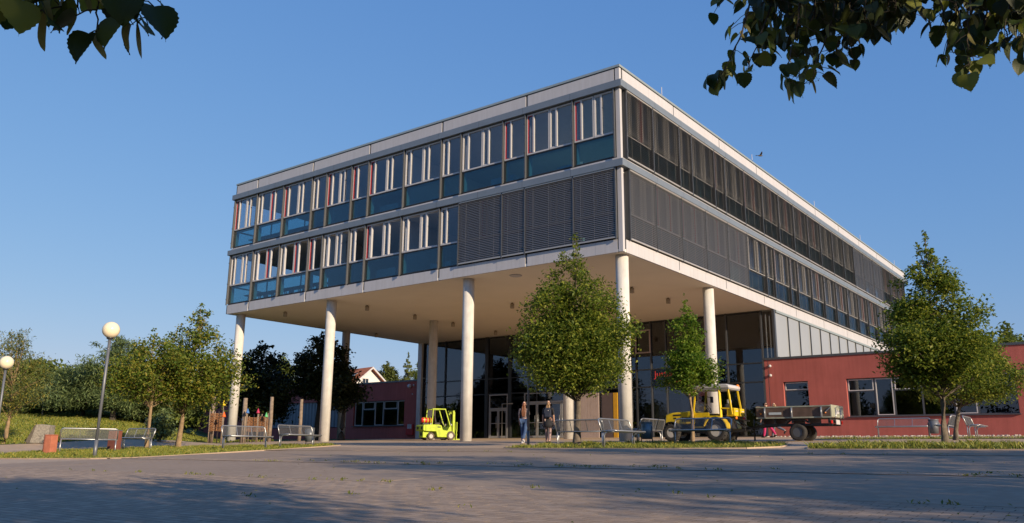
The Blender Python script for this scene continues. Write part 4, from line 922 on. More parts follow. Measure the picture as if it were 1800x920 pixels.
for (x, z, ww, hh) in ((-1.6, 3.2, .55, 1.25), (.2, 3.2, .5, 1.1), (1.6, 3.1, .5, 1.0), (-.7, 5.1, .5, .7)):
    f = MB(); f.box(x - ww, x - ww + .08, -.06, .02, z, z + hh).box(x + ww - .08, x + ww, -.06, .02, z, z + hh).box(x - ww + .08, x + ww - .08, -.06, .02, z, z + .08).box(x - ww + .08, x + ww - .08, -.06, .02, z + hh - .08, z + hh).box(x - .03, x + .03, -.055, .02, z + .08, z + hh - .08)
    fo = f.build("window", M_WHITE, t); MB().box(x - ww + .08, x + ww - .08, -.025, -.005, z + .08, z + hh - .08).build("pane", glassmat("house_glass", (.35, .4, .45), 1.3) if "house_glass" not in bpy.data.materials else bpy.data.materials["house_glass"], fo)
pnl = MB(); 
for k in range(2): pnl.prism([(-1.2 - .9 * k, r_ + .24 - .83 * 1.2 * .80 - .9 * k * .8), (-1.9 - .9 * k, r_ + .24 - .83 * 1.9 * .8 - .9 * k * .8), (-1.9 - .9 * k, r_ + .18 - .83 * 1.9 * .8 - .9 * k * .8), (-1.2 - .9 * k, r_ + .18 - .83 * 1.2 * .8 - .9 * k * .8)], 1.0, 3.2, 'y')
pnl.build("roof_window", M_BAND, t)
# bird over the roof edge
bp3 = at_dist(1336, 274, 47); t = empty("bird", bp3, R(40), "small bird gliding just above the right roof edge", "bird")
b = MB(); b.lathe([(.0, -.19), (.035, -.14), (.065, -.02), (.055, .08), (.04, .15), (.012, .21), (0, .23)], 10, 'x'); t.scale = (.75,) * 3; b.build("body", mat("bird_feather", (.10, .075, .05), .8), t)
for s in (-1, 1):
    wv = MB(); P = [Vector((.09, s * .04, .02)), Vector((.11, s * .22, .10)), Vector((.03, s * .46, .17)), Vector((-.03, s * .44, .165)), Vector((-.04, s * .22, .09)), Vector((-.08, s * .04, .015))]
    wv.face(P); wv.face([p - Vector((0, 0, .012)) for p in P])
    for i in range(6): wv.face([P[i], P[(i+1) % 6], P[(i+1) % 6] - Vector((0, 0, .012)), P[i] - Vector((0, 0, .012))])
    wv.build("wing", bpy.data.materials["bird_feather"], t)
MB().prism([(-.16, -.02), (-.34, -.07), (-.34, .07), (-.16, .02)], -.008, .008, 'z').build("tail", bpy.data.materials["bird_feather"], t)
# ------------------------------------------------------------------ vehicles
M_LIME = mat("forklift_yellow", (0.43, 0.56, 0.028), 0.45, var=0.18, scale=6, streak=0.25)
M_YEL = mat("tractor_yellow", (0.72, 0.50, 0.010), 0.4, var=0.10, scale=6, streak=0.2)
M_TYRE = mat("tyre_rubber", (0.028, 0.026, 0.025), 0.85, var=0.3, scale=10, bump=0.3)
M_TYREW = mat("dusty_tyre", (0.10, 0.08, 0.065), 0.9, var=0.3, scale=10)
M_RIMW = mat("grey_rim", (0.45, 0.43, 0.40), 0.5, var=0.1)
M_BLACK = mat("black_paint", (0.018, 0.018, 0.019), 0.5)
M_TANK = mat("gas_bottle_red", (0.55, 0.03, 0.02), 0.3)
M_BED = mat("dark_board", (0.105, 0.068, 0.052), 0.95, var=0.3, scale=4)
M_REAR = mat("grey_green_gate", (0.30, 0.31, 0.24), 0.6, var=0.2, scale=5)
M_AMBER = mat("amber_lens", (0.75, 0.20, 0.01), 0.25); M_REDL = mat("red_lens", (0.5, 0.015, 0.01), 0.25)
M_CLEAR = glassmat("cab_glass", (.72, .78, .78), 1.0)
def wheel(parent, x, y, r, w, tm, rm, lugs=0, name="wheel"):
    t = MB(); ri = r * .56
    t.lathe([(ri, -w*.42), (r*.80, -w*.5), (r*.96, -w*.42), (r, -w*.25), (r, w*.25), (r*.96, w*.42), (r*.80, w*.5), (ri, w*.42)], 28, 'y', (x, y, r), True, False)
    for k in range(lugs):
        a = 2*PI*k/lugs; c = Vector((x + math.cos(a)*r*.995, y, r + math.sin(a)*r*.995))
        for s in (-1, 1): t.cbox(c + Vector((0, s*w*.22, 0)), (r*.10, w*.5, r*.09), Matrix.Rotation(-a, 4, 'Y') @ Matrix.Rotation(s*.5, 4, 'X'))
    wo = t.build(name, tm, parent)
    m = MB(); s = 1
    m.lathe([(ri*1.0, -w*.36), (ri*.9, -w*.30), (ri*.55, -w*.10), (ri*.32, -w*.12), (ri*.30, -w*.24), (ri*.0, -w*.25)], 24, 'y', (x, y, r))
    m.lathe([(ri*1.0, w*.36), (ri*.9, w*.30), (ri*.55, w*.10), (ri*.32, w*.12), (ri*.30, w*.24), (ri*.0, w*.25)], 24, 'y', (x, y, r))
    for k in range(6):
        a = 2*PI*k/6
        for sd in (-1, 1): m.cbox((x + math.cos(a)*ri*.43, y + sd*w*.13, r + math.sin(a)*ri*.43), (.025, .03, .025))
    m.build("rim", rm, wo); return wo
# forklift, local +x = driving direction
fx, fy = on_y(768, 772, 34.6).x, 34.6
fk = empty("forklift", (fx, fy, zg(fx, fy) + .008), R(70), "lime yellow forklift truck with red gas bottle parked before the glass hall", "forklift")
b = MB(); b.prism([(-.98, .50), (-1.0, .84), (-.92, .88), (-.12, .90), (.06, .84), (.14, .60), (.44, .55), (.60, .80), (.72, .80), (.74, .34), (.58, .17), (-.20, .17), (-.30, .50)], -.46, .46); b.build("body", M_LIME, fk, .02)
b = MB(); b.prism([(-1.16, .54), (-1.16, .80), (-1.10, .87), (-1.005, .88), (-1.005, .50)], -.50, .50); cw = b.build("counterweight", M_LIME, fk, .03)
for y in (-.30, .24): MB().box(-1.175, -1.15, y - .11, y + .11, .60, .76).build("recess_dark_box", M_BLACK, cw)  # flat black boxes give the dark of the recesses by colour
MB().prism([(-1.06, .14), (-1.06, .50), (-.68, .50), (-.74, .14)], -.26, .26).build("axle_housing", M_LIME, fk, .02); MB().box(-1.075, -1.055, -.12, .12, .24, .44).build("tow_dark_box", M_BLACK, fk)  # last box: darkness of the tow opening put in as black
MB().box(-.8, -.72, -.44, .44, .18, .26).build("rear_axle", M_BLACK, fk); MB().box(-.25, .6, -.3, .3, .10, .17).build("sump", M_BLACK, fk)
for y in (-.40, .40): wheel(fk, -.62, y, .215, .18, M_TYREW, M_RIMW); wheel(fk, .66, y * 1.08, .265, .22, M_TYREW, M_RIMW)
g = MB(); rz_ = 1.80
for s in (-.40, .40):
    g.bar((-.56, s, .88), (-.50, s, rz_), .055).bar((.66, s, .80), (.30, s, rz_), .055); g.bar((-.53, s, rz_), (.33, s, rz_), .055)
g.bar((-.52, -.4, rz_), (-.52, .4, rz_), .055); g.bar((.31, -.4, rz_), (.31, .4, rz_), .055)
for k in range(6): x = -.40 + k * .12; g.bar((x, -.38, rz_ + .01), (x, .38, rz_ + .01), .022)
g.build("overhead_guard", M_LIME, fk, .006)
tk = MB().lathe([(.0, -.36), (.06, -.36), (.13, -.33), (.155, -.27), (.155, .27), (.13, .33), (.06, .36), (.05, .40), (.0, .40)], 24, 'x', (-.72, 0, 1.14)).build("gas_bottle", M_TANK, fk)
for y in (-.20, .02, .2): MB().lathe([(.158, y - .025), (.170, y - .025), (.170, y + .025), (.158, y + .025)], 24, 'x', (-.72, 0, 1.14)).build("bottle_strap", M_LIME, tk)
MB().box(-1.02, -.56, -.14, .14, .885, .985).build("bottle_cradle", M_BLACK, fk)
MB().prism([(-.28, .90), (-.28, 1.02), (.06, 1.02), (.10, .90)], -.24, .24).prism([(-.26, 1.02), (-.32, 1.40), (-.25, 1.42), (-.16, 1.02)], -.23, .23).build("seat", M_BLACK, fk, .03)
c = MB().bar((.50, .05, .78), (.28, .05, 1.12), .04); ring_ = [(.27 + .17 * math.cos(a) * .5, .05 + .17 * math.sin(a), 1.13 + .17 * math.cos(a) * .86) for a in [2*PI*k/16 for k in range(17)]]
c.tube(ring_, .014, 6); c.build("steering_wheel", M_BLACK, fk)
for y in (-.10, -.2): MB().tube([(.52, y, .80), (.45, y, 1.02)], .012, 6).build("lever", M_BLACK, fk)
m = MB()
for s in (-1, 1): m.box(.86, .98, s*.30 - .035, s*.30 + .035, .06, 1.74).box(.98, 1.05, s*.24 - .025, s*.24 + .025, .10, 1.66)
for z in (.5, 1.1, 1.70): m.box(.88, .96, -.265, .265, z - .04, z + .04)
m.build("mast", M_LIME, fk, .006); MB().tube([(.90, 0, .2), (.90, 0, 1.55)], .035, 10).tube([(.93, .09, .3), (.93, .09, 1.6)], .012, 6).build("lift_cylinder", M_STEEL, fk)
m = MB().box(1.06, 1.10, -.46, .46, .30, .38).box(1.06, 1.10, -.46, .46, .52, .60)
for y in (-.45, -.27, -.09, .09, .27, .45): m.box(1.065, 1.095, y - .018, y + .018, .605, 1.02)
m.box(1.06, 1.10, -.47, .47, 1.022, 1.06); m.build("load_guard", M_LIME, fk)
for y in (-.28, .28): MB().prism([(1.105, .04), (1.105, .62), (1.145, .62), (1.15, .09), (2.0, .06), (2.0, .04)], y - .05, y + .05).build("fork", M_LIME if y < 0 else M_LIME, fk)
for s in (-.38, .38): MB().lathe([(.0, 0), (.05, .0), (.065, .05), (.0, .06)], 14, 'x', (.70, s, .90)).build("headlight", M_WHITE, fk); MB().box(.66, .70, s - .02, s + .02, .80, .86).build("lamp_bracket", M_LIME, fk)
for s in (-.462, .462): MB().box(-.22, .0, s - .004, s + .004, .72, .78).build("type_plate", M_BLACK, fk)
fk.scale = (.94,) * 3
# tractor, local +x = driving direction (heads west)
txx, tyy = -12.05, 27.95
tr = empty("compact_tractor", (txx, tyy, zg(txx, tyy) + .008), PI, "yellow compact tractor with white cab roof parked behind the wire bench", "tractor")
b = MB(); b.prism([(.86, .62), (.86, 1.08), (1.85, 1.02), (2.02, .96), (2.04, .66), (1.9, .60)], -.36, .36); hd = b.build("hood", M_YEL, tr, .035)
for s in (-1, 1):
    MB().prism([(1.72, .90), (1.72, .955), (1.42, .965), (1.42, .91)], s*.362 - .004, s*.362 + .004).build("hood_lettering_bar", M_BLACK, hd)
    sl_ = MB()
    for k in range(6): sl_.box(.98 + .07 * k, 1.03 + .07 * k, s*.362 - .005, s*.362 + .005, .70, .86)
    sl_.build("hood_louvre", M_BLACK, hd); MB().box(1.60, 1.7, s*.362 - .004, s*.362 + .004, .80, .85).build("hood_badge", M_BLACK, hd)
gr_ = MB().box(2.035, 2.05, -.26, .26, .68, .92)
for k in range(7): gr_.box(2.05, 2.062, -.25, .25, .695 + .032 * k, .71 + .032 * k)
gr_.build("grille", M_BLACK, tr)
for s in (-.22, .22): MB().lathe([(0, 0), (.055, 0), (.06, .02), (.0, .03)], 14, 'x', (2.05, s, .80)).build("headlight", M_WHITE, tr)
MB().box(-.25, 1.95, -.22, .22, .30, .62).build("chassis", M_BLACK, tr, .02); MB().box(1.66, 1.80, -.42, .42, .26, .40).build("front_axle", M_BLACK, tr); MB().box(-.08, .08, -.42, .42, .28, .44).build("rear_axle", M_BLACK, tr)
f_ = MB().bar((1.95, -.2, .45), (2.28, -.22, .40), .07).bar((1.95, .2, .45), (2.28, .22, .40), .07).bar((2.28, -.3, .40), (2.28, .3, .40), .06).bar((2.28, -.25, .40), (2.24, -.25, .78), .05).bar((2.28, .25, .4), (2.24, .25, .78), .05); f_.build("front_linkage", M_BLACK, tr)
for s in (-1, 1):
    wheel(tr, 1.72, s * .46, .315, .24, M_TYRE, M_RIMW, 16, "front_wheel"); wheel(tr, 0, s * .47, .375, .28, M_TYRE, M_RIMW, 16, "rear_wheel")
    fn = MB(); prev = None; r0 = .43
    for k in range(9):
        a = R(20 + 150 * k / 8); p = (r0 * 1.05 * math.cos(a), .375 + r0 * math.sin(a) * 1.18)
        if prev: fn.prism([prev, p, (p[0] * .95, p[1] - .03), (prev[0] * .95, prev[1] - .03)], s * .47 - .17, s * .47 + .17)
        prev = p
    fn.build("rear_fender", M_YEL, tr)
    fn = MB(); prev = None
    for k in range(7):
        a = R(40 + 110 * k / 6); p = (1.72 + .39 * math.cos(a), .315 + .39 * math.sin(a))
        if prev: fn.prism([prev, p, (p[0], p[1] - .02), (prev[0], prev[1] - .02)], s * .46 - .13, s * .46 + .13)
        prev = p
    fn.build("front_fender", M_BLACK, tr)
    c = MB().bar((.88, s*.46, .50), (.90, s*.46, .80), .055).bar((.90, s*.46, .80), (.76, s*.44, 1.80), .055).bar((-.16, s*.46, .84), (-.12, s*.44, 1.80), .085, .06).bar((-.56, s*.44, .92), (-.44, s*.42, 1.78), .06)
    c.bar((.88, s*.46, .50), (.50, s*.46, .50), .04).bar((.50, s*.46, .50), (.38, s*.46, .86), .04).bar((.38, s*.46, .86), (-.16, s*.46, .86), .05).bar((-.16, s*.46, 1.14), (-.54, s*.43, 1.12), .04)
    c.build("cab_frame", M_YEL, tr, .008)
    MB().box(.30, .86, s*.40 - .02, s*.40 + .02, .80, 1.0).build("side_console", M_YEL, tr, .01)
    MB().box(-.66, -.36, s*.27 - .17, s*.27 + .17, .86, 1.14).build("tool_box", M_YEL, tr, .03); MB().box(-.668, -.655, s*.27 - .10, s*.27 + .10, 1.02, 1.05).build("box_label", M_WHITE, tr)
    MB().lathe([(0, 0), (.05, 0), (.05, .05), (0, .055)], 12, 'x', (-.70, s*.36, .80)).build("tail_light", M_AMBER if s > 0 else M_REDL, tr)
MB().prism([(.90, 1.82), (.84, 1.95), (.4, 1.985), (-.42, 1.965), (-.52, 1.92), (-.52, 1.82)], -.52, .52).build("cab_roof", M_WHITE, tr, .03); MB().box(-.50, .86, -.50, .50, 1.785, 1.818).build("roof_frame", M_GFRAME, tr)
MB().lathe([(.06, 1.965), (.065, 2.0), (.06, 2.09), (.03, 2.12), (.0, 2.125)], 16, 'z', (-.46, -.40, -.12)).build("beacon", M_AMBER, tr)
MB().face([(.88, -.43, .82), (.88, .43, .82), (.765, .41, 1.77), (.765, -.41, 1.77)]).face([(.885, -.43, .82), (.77, -.41, 1.77), (.77, .41, 1.77), (.885, .43, .82)]).build("windscreen", M_CLEAR, tr)
MB().box(.62, .86, -.34, .34, .62, 1.02).build("dashboard", M_BLACK, tr, .03); st = MB().bar((.70, 0, 1.0), (.52, 0, 1.16), .045)
st.tube([(.51 + .17*math.cos(a)*.5, .17*math.sin(a), 1.17 + .17*math.cos(a)*.86) for a in [2*PI*k/18 for k in range(19)]], .016, 6).bar((.44, 0, 1.03), (.59, 0, 1.32), .02); st.build("steering_wheel", M_BLACK, tr)
for y in (.12, .18, .24): MB().tube([(.55, y, .95), (.48, y + .03, 1.24)], .012, 6).lathe([(0, 1.22), (.025, 1.24), (.0, 1.28)], 8, 'z', (.48, y + .03, 0)).build("lever", M_BLACK, tr)
MB().prism([(.28, .82), (.30, .96), (-.14, .95), (-.16, .82)], -.24, .24).prism([(-.06, .95), (-.22, 1.30), (-.32, 1.30), (-.20, .95)], -.23, .23).build("seat", M_BLACK, tr, .04); MB().box(-.34, -.24, -.14, .14, 1.30, 1.46).build("head_rest", M_GFRAME, tr, .04)
MB().box(-.12, .86, -.40, .40, .60, .64).build("cab_floor", M_BLACK, tr)
MB().bar((.78, .47, 1.62), (.66, .62, 1.58), .018).box(.60, .66, .55, .69, 1.40, 1.62).build("mirror", M_BLACK, tr); MB().bar((.78, -.47, 1.62), (.66, -.58, 1.58), .018).box(.60, .66, -.68, -.54, 1.40, 1.62).build("mirror", M_BLACK, tr)
rl = MB()
for s in (-.22, .22): rl.bar((-.25, s, .42), (-.95, s*1.3, .40), .05).bar((-.35, s, .80), (-.95, s*1.3, .44), .03)
rl.bar((-.28, 0, .85), (-1.0, 0, .70), .05).bar((-.3, 0, .35), (-1.0, 0, .38), .06).prism([(-.45, .45), (-.40, .78), (-.28, .80), (-.28, .4)], -.25, .25); rl.build("rear_linkage", M_BLACK, tr)
# trailer, local +x = front
tx0 = on_y(1462, 740, 27.95).x
tl = empty("tipping_trailer", (tx0, 28.6, zg(tx0, 28.6) + .008), PI, "small dark tipping trailer with grey green tailgate behind the tractor", "trailer")
TL = tx0 - on_y(1330, 740, 27.95).x
b = MB(); b.box(0, TL, -.63, .63, .74, .79); b.build("bed_floor", M_BED, tl)
for s in (-1, 1):
    sb = MB().box(.02, TL - .02, s*.645 - .018, s*.645 + .018, .765, 1.14).build("side_board", M_BED, tl, .004)
    MB().box(0.0, TL, s*.668 - .006, s*.668 + .006, .74, .785).box(0.0, TL, s*.668 - .006, s*.668 + .006, 1.105, 1.145).build("board_edge", M_REAR, sb)
    for x in (.30, .3 + (TL - .6) / 2 + .02, TL - .32): MB().cbox((x, s*.69, .93), (.055, .035, .34)).tube([(x, s*.715, .78), (x, s*.715, 1.08)], .016, 6).build("board_hinge", M_STEEL, sb)
    for x in (.18, TL - .17): MB().lathe([(0, 0), (.03, 0), (.032, .012), (0, .014)], 14, 'y', (x, s*.664 if s > 0 else s*.664 - .014, .91)).build("side_reflector", M_AMBER, sb)
    MB().box(TL - .88, TL - .45, s*.672 - .004, s*.672 + .004, .865, .945).build("maker_plate", mat("pale_plate", (.45, .50, .52), .4) if "pale_plate" not in bpy.data.materials else bpy.data.materials["pale_plate"], sb)
    MB().bar((.02, s*.68, 1.06), (.17, s*.68, .93), .025).build("latch", M_STEEL, sb)
    wheel(tl, 1.16, s * .50, .285, .22, M_TYRE, M_POST, 0, "wheel")
    MB().prism([(.78, .60), (.90, .69), (1.42, .69), (1.54, .60), (1.52, .58), (1.41, .67), (.91, .67), (.80, .58)], s*.50 - .13, s*.50 + .13).build("mudguard", M_BLACK, tl)
    MB().box(.01, .035, s*.56 - .07, s*.56 + .07, .56, .66).build("tail_light", M_REDL, tl)
gt = MB().box(-.02, .02, -.66, .66, .765, 1.16).build("tailgate", M_REAR, tl, .006)
for y in (-.28, .28): MB().tube([(-.03, y, 1.08), (-.045, y, .84), (-.03, y + .06, .74)], .022, 8).build("gate_hinge", M_STEEL, gt)
MB().box(-.028, -.021, -.13, .13, .88, 1.0).build("gate_plate", M_WHITE, gt); MB().box(-.012, .01, -.22, .18, .54, .69).build("number_plate", M_WHITE, tl)
MB().box(TL - .04, TL, -.66, .66, .79, 1.17).build("front_board", M_BED, tl, .006)
fr = MB()
for s in (-.42, .42): fr.box(.04, TL - .1, s - .04, s + .04, .50, .57)
for x in (.1, .75, 1.3, 1.9, TL - .2): fr.box(x - .03, x + .03, -.6, .6, .575, .735)
fr.box(1.10, 1.22, -.45, .45, .24, .33).bar((1.16, -.42, .30), (1.16, -.42, .52), .06).bar((1.16, .42, .30), (1.16, .42, .52), .06); fr.build("trailer_frame", M_BLACK, tl)
fr = MB().bar((TL - .3, -.40, .53), (TL + .62, 0, .44), .07).bar((TL - .3, .40, .53), (TL + .62, 0, .44), .07).bar((TL + .55, 0, .44), (TL + .85, 0, .43), .07).tube([(TL + .35, 0, .02), (TL + .35, 0, .75)], .03, 8); fr.build("drawbar", M_BLACK, tl)

# ------------------------------------------------------------------ people (skin modifier over a joint skeleton, facing +y)
def skinned(name, pts, edges, mats, parent, root=0, sub=2, loc=(0, 0, 0)):
    me = bpy.data.meshes.new(name); bm = bmesh.new(); lay = bm.verts.layers.skin.verify(); vs = [bm.verts.new(p[:3]) for p in pts]
    for v, p in zip(vs, pts): v[lay].radius = (p[3], p[4] if len(p) > 4 else p[3]); v[lay].use_root = False
    vs[root][lay].use_root = True
    for a, b_ in edges: bm.edges.new((vs[a], vs[b_]))
    bm.to_mesh(me); bm.free(); me.materials.append(mats); o = link(name, me, parent, loc)
    s = o.modifiers.new("skin", 'SKIN'); s.branch_smoothing = .6; s.use_smooth_shade = True
    q = o.modifiers.new("sub", 'SUBSURF'); q.levels = sub; q.render_levels = sub; return o
M_SKIN = mat("skin", (0.50, 0.30, 0.22), 0.55); M_HAIRR = mat("auburn_hair", (0.16, 0.055, 0.02), 0.45, var=.3, scale=25); M_HAIRB = mat("brown_hair", (0.15, 0.08, 0.035), 0.45, var=.35, scale=20, col2=(.34, .20, .09)); M_HAIRD = mat("dark_hair", (0.03, 0.018, 0.012), 0.45)
M_EYE = mat("eye_dark", (.03, .02, .015), .3)
def person(label, x, y, rz, h, legs, arms, top, trousers, shoes, hair, skirt=None, bag=None, hairlen=.45, leggings=None):
    """legs: (hip swing, knee bend) per side in radians, arms: (swing, elbow bend)"""
    k = h / 1.70; t = empty("person", (x, y, zg(x, y) + .012), rz, label, "person")
    P = []; E = []
    def v(x_, y_, z_, r, r2=None): P.append((x_*k, y_*k, z_*k, r*k, (r2 or r)*k)); return len(P) - 1
    pel = v(0, 0, .93, .135, .10); ab = v(0, .005, 1.08, .115, .085); ch = v(0, 0, 1.27, .135, .095); nk0 = v(0, -.01, 1.42, .06); nk = v(0, .0, 1.48, .048); hd0 = v(0, .02, 1.56, .075, .085); hd1 = v(0, .012, 1.64, .078, .09); hd2 = v(0, .0, 1.70, .045)
    E += [(pel, ab), (ab, ch), (ch, nk0), (nk0, nk), (nk, hd0), (hd0, hd1), (hd1, hd2)]; ns = v(0, .115, 1.575, .012); E.append((hd0, ns))
    J = {}
    for i, s in enumerate((-1, 1)):
        sw, kb = legs[i]; hx0, hz0 = .09 * s, .90
        ky, kz = .44 * math.sin(sw), hz0 - .44 * math.cos(sw); a2 = sw - kb; ay, az = ky + .43 * math.sin(a2), kz - .43 * math.cos(a2)
        hip = v(hx0, 0, hz0, .09); kn = v(hx0 * .95, ky, kz, .058); cf = v(hx0 * .93, ky * .6 + ay * .4 - .012, kz * .6 + az * .4, .056); an = v(hx0 * .9, ay, az, .036)
        fa = a2 if az > .09 else 0; tx, tz = ay + .15 * math.cos(fa) , az - .045 + .15 * math.sin(min(0, fa)) * .9
        to = v(hx0 * .95, tx, max(tz, .025), .030); he = v(hx0 * .9, ay - .05, max(az - .05, .03), .032)
        E += [(pel, hip), (hip, kn), (kn, cf), (cf, an), (an, to), (an, he)]; J[s] = (hip, kn, cf, an, to, he)
        sw, eb = arms[i]; sx = .18 * s
        sh = v(sx, -.01, 1.38, .055); ey, ez = -.01 + .28 * math.sin(sw), 1.38 - .28 * math.cos(sw); el = v(sx * 1.18, ey, ez, .038); a2 = sw + eb; wy, wz = ey + .25 * math.sin(a2), ez - .25 * math.cos(a2); wr_ = v(sx * 1.22, wy, wz, .026)
        d = Vector((0, math.sin(a2), -math.cos(a2))); w0 = Vector((sx * 1.22, wy, wz)); pm = w0 + d * .07; pa = v(*pm, .030, .018)
        E += [(ch, sh), (sh, el), (el, wr_), (wr_, pa)]; J[("a", s)] = (sh, el, wr_)
        n_ = Vector((-s * .3, d.z * -1, d.y)).normalized()
        for q, ln in ((-.026, .075), (-.009, .088), (.009, .082), (.026, .065)):
            o_ = pm + Vector((-s * .006, q, q * 0)) + d * .03; k1 = o_ + d * ln * .55; k2 = o_ + d * ln + Vector((-s * .025, 0, 0)); a = v(*k1, .008); b_ = v(*k2, .007); E += [(pa, a), (a, b_)]
        th = w0 + d * .035 + Vector((-s * .012, .040, 0)); a = v(*th, .010); b_ = v(*(th + d * .045 + Vector((0, .008, 0))), .008); E += [(pa, a), (a, b_)]
    bd = skinned("body", P, E, M_SKIN, t, pel)
    def sub_skin(name, ids, edges, grow, m, extra=None):
        pts = [tuple(P[i][:3]) + (P[i][3] + grow * k, P[i][4] + grow * k) for i in ids]; mp = {i: n for n, i in enumerate(ids)}
        return skinned(name, pts, [(mp[a], mp[b]) for a, b in edges], m, t, 0)
    tp = [pel, ab, ch, nk0]; te = [(pel, ab), (ab, ch), (ch, nk0)]
    for s in (-1, 1): sh, el, w_ = J[("a", s)]; tp += [sh, el]; te += [(ch, sh), (sh, el)]
    sub_skin("top", tp, te, .014, top)
    if trousers:
        tp = [pel]; te = []
        for s in (-1, 1): hp, kn, cf, an, to, he = J[s]; tp += [hp, kn, cf, an]; te += [(pel, hp), (hp, kn), (kn, cf), (cf, an)]
        sub_skin("trousers", tp, te, .015 if not leggings else .006, trousers)
    for s in (-1, 1):
        hp, kn, cf, an, to, he = J[s]; sub_skin("shoe", [an, to, he], [(an, to), (an, he)], .014, shoes)
    if skirt: MB().lathe([(.135*k, .98*k), (.165*k, .90*k), (.195*k, .76*k), (.215*k, .62*k), (.19*k, .62*k)], 28).build("skirt", skirt, t)
    hp_ = []; he_ = []                                          # hair: cap and a tapered fall of strands
    def hv(x_, y_, z_, r, r2=None): hp_.append((x_*k, y_*k, z_*k, r*k, (r2 or r)*k)); return len(hp_) - 1
    c0 = hv(0, -.012, 1.655, .088, .095); c1 = hv(0, -.035, 1.58, .085, .075); he_.append((c0, c1))
    if hairlen > .1:
        for sx in (-.055, -.02, .02, .055):
            a = hv(sx, -.075, 1.48, .042, .03); b_ = hv(sx * 1.25, -.10, 1.48 - hairlen * .55, .036, .025); c_ = hv(sx * .9 + .01, -.105, 1.48 - hairlen, .012); he_ += [(c1, a), (a, b_), (b_, c_)]
    skinned("hair", hp_, he_, hair, t, 0)
    for s in (-1, 1): MB().lathe([(0, -.012*k), (.010*k, -.006*k), (.012*k, 0), (.010*k, .006*k), (0, .012*k)], 10, 'y', (s*.032*k, .098*k, 1.60*k)).build("eye", M_EYE, t)
    MB().box(-.022*k, .022*k, .096*k, .106*k, 1.530*k, 1.540*k).build("mouth", mat("lips", (.35, .10, .09), .5) if "lips" not in bpy.data.materials else bpy.data.materials["lips"], t)
    for s in (-1, 1): MB().lathe([(0, -.012*k), (.028*k, -.008*k), (.03*k, 0), (0, .006*k)], 12, 'x', (s*.082*k, .005*k, 1.575*k)).build("ear", M_SKIN, t)
    return t, k
M_FLORAL = mat("dark_floral_cloth", (.02, .02, .03), .8, scale=26, col2=(.32, .25, .26)); M_JEANS = mat("blue_denim", (.04, .08, .18), .85, var=.2, scale=9); M_BLK = mat("black_cloth", (.012, .012, .016), .85); M_PINK = mat("crimson_cloth", (.45, .02, .11), .8); M_GREYJ = mat("grey_denim", (.12, .13, .17), .85, var=.2)
M_SHOE = mat("white_shoe", (.68, .68, .72), .6); M_TIGHT = mat("sheer_tights", (.26, .17, .16), .5); M_NAVY = mat("navy_bag", (.012, .018, .04), .7)
gx, gy = on_y(921, 780, 26.3).x, 26.3
person("woman in blue jeans with long auburn hair walking away beside the lamp pole", gx, gy, R(20), 1.60, ((.14, .05), (-.26, .42)), ((.1, .2), (-.12, .25)), M_FLORAL, M_JEANS, M_SHOE, M_HAIRR, hairlen=.42)
gx, gy = on_y(964, 780, 26.3).x, 26.3
t, k = person("woman in short black skirt with navy backpack walking towards the doors", gx, gy, R(24), 1.60, ((.12, .04), (-.14, .16)), ((-.08, .15), (.1, .15)), M_BLK, M_TIGHT, M_BLK, M_HAIRB, skirt=M_BLK, hairlen=.30, leggings=True)
bp = empty("backpack", t.location, t.rotation_euler[2], "navy backpack worn by the woman in the short black skirt", "backpack")
bb = MB(); bb.prism([(-.14*k, 1.00*k), (-.155*k, 1.10*k), (-.145*k, 1.30*k), (-.08*k, 1.39*k), (.08*k, 1.39*k), (.145*k, 1.30*k), (.155*k, 1.10*k), (.14*k, 1.00*k)], -.25*k, -.115*k); bb.build("bag_body", M_NAVY, bp, .025)
MB().box(-.10*k, .10*k, -.285*k, -.252*k, 1.03*k, 1.19*k).build("bag_pocket", M_NAVY, bp, .015); MB().box(.03*k, .06*k, -.262*k, -.252*k, 1.27*k, 1.30*k).build("badge", M_WHITE, bp)
for s in (-1, 1): MB().tube([(s*.09*k, -.13*k, 1.37*k), (s*.10*k, -.05*k, 1.455*k), (s*.11*k, .09*k, 1.38*k), (s*.13*k, .12*k, 1.22*k), (s*.14*k, -.02*k, 1.06*k), (s*.13*k, -.13*k, 1.04*k)], .018*k, 6).build("strap", M_NAVY, bp)
for px, lab, hr, trs, tpm, sd, L_ in ((1350, "person in crimson trousers walking half hidden behind the trailer", M_HAIRD, M_PINK, M_BLK, 1, .1), (1364, "person in grey jeans striding half hidden behind the trailer", M_HAIRB, M_GREYJ, mat("lilac_cloth", (.2, .14, .2), .8), 2, .15)):
    gx, gy = on_y(px, 770, 41.2 + .4 * (sd - 1)).x, 41.2 + .4 * (sd - 1)
    person(lab, gx, gy, R(80), 1.72, ((.22, .05), (-.3, .35)) if sd == 1 else ((-.42, .75), (.30, .06)), ((.2, .3), (-.2, .2)), tpm, trs, M_BLK, hr, hairlen=L_)
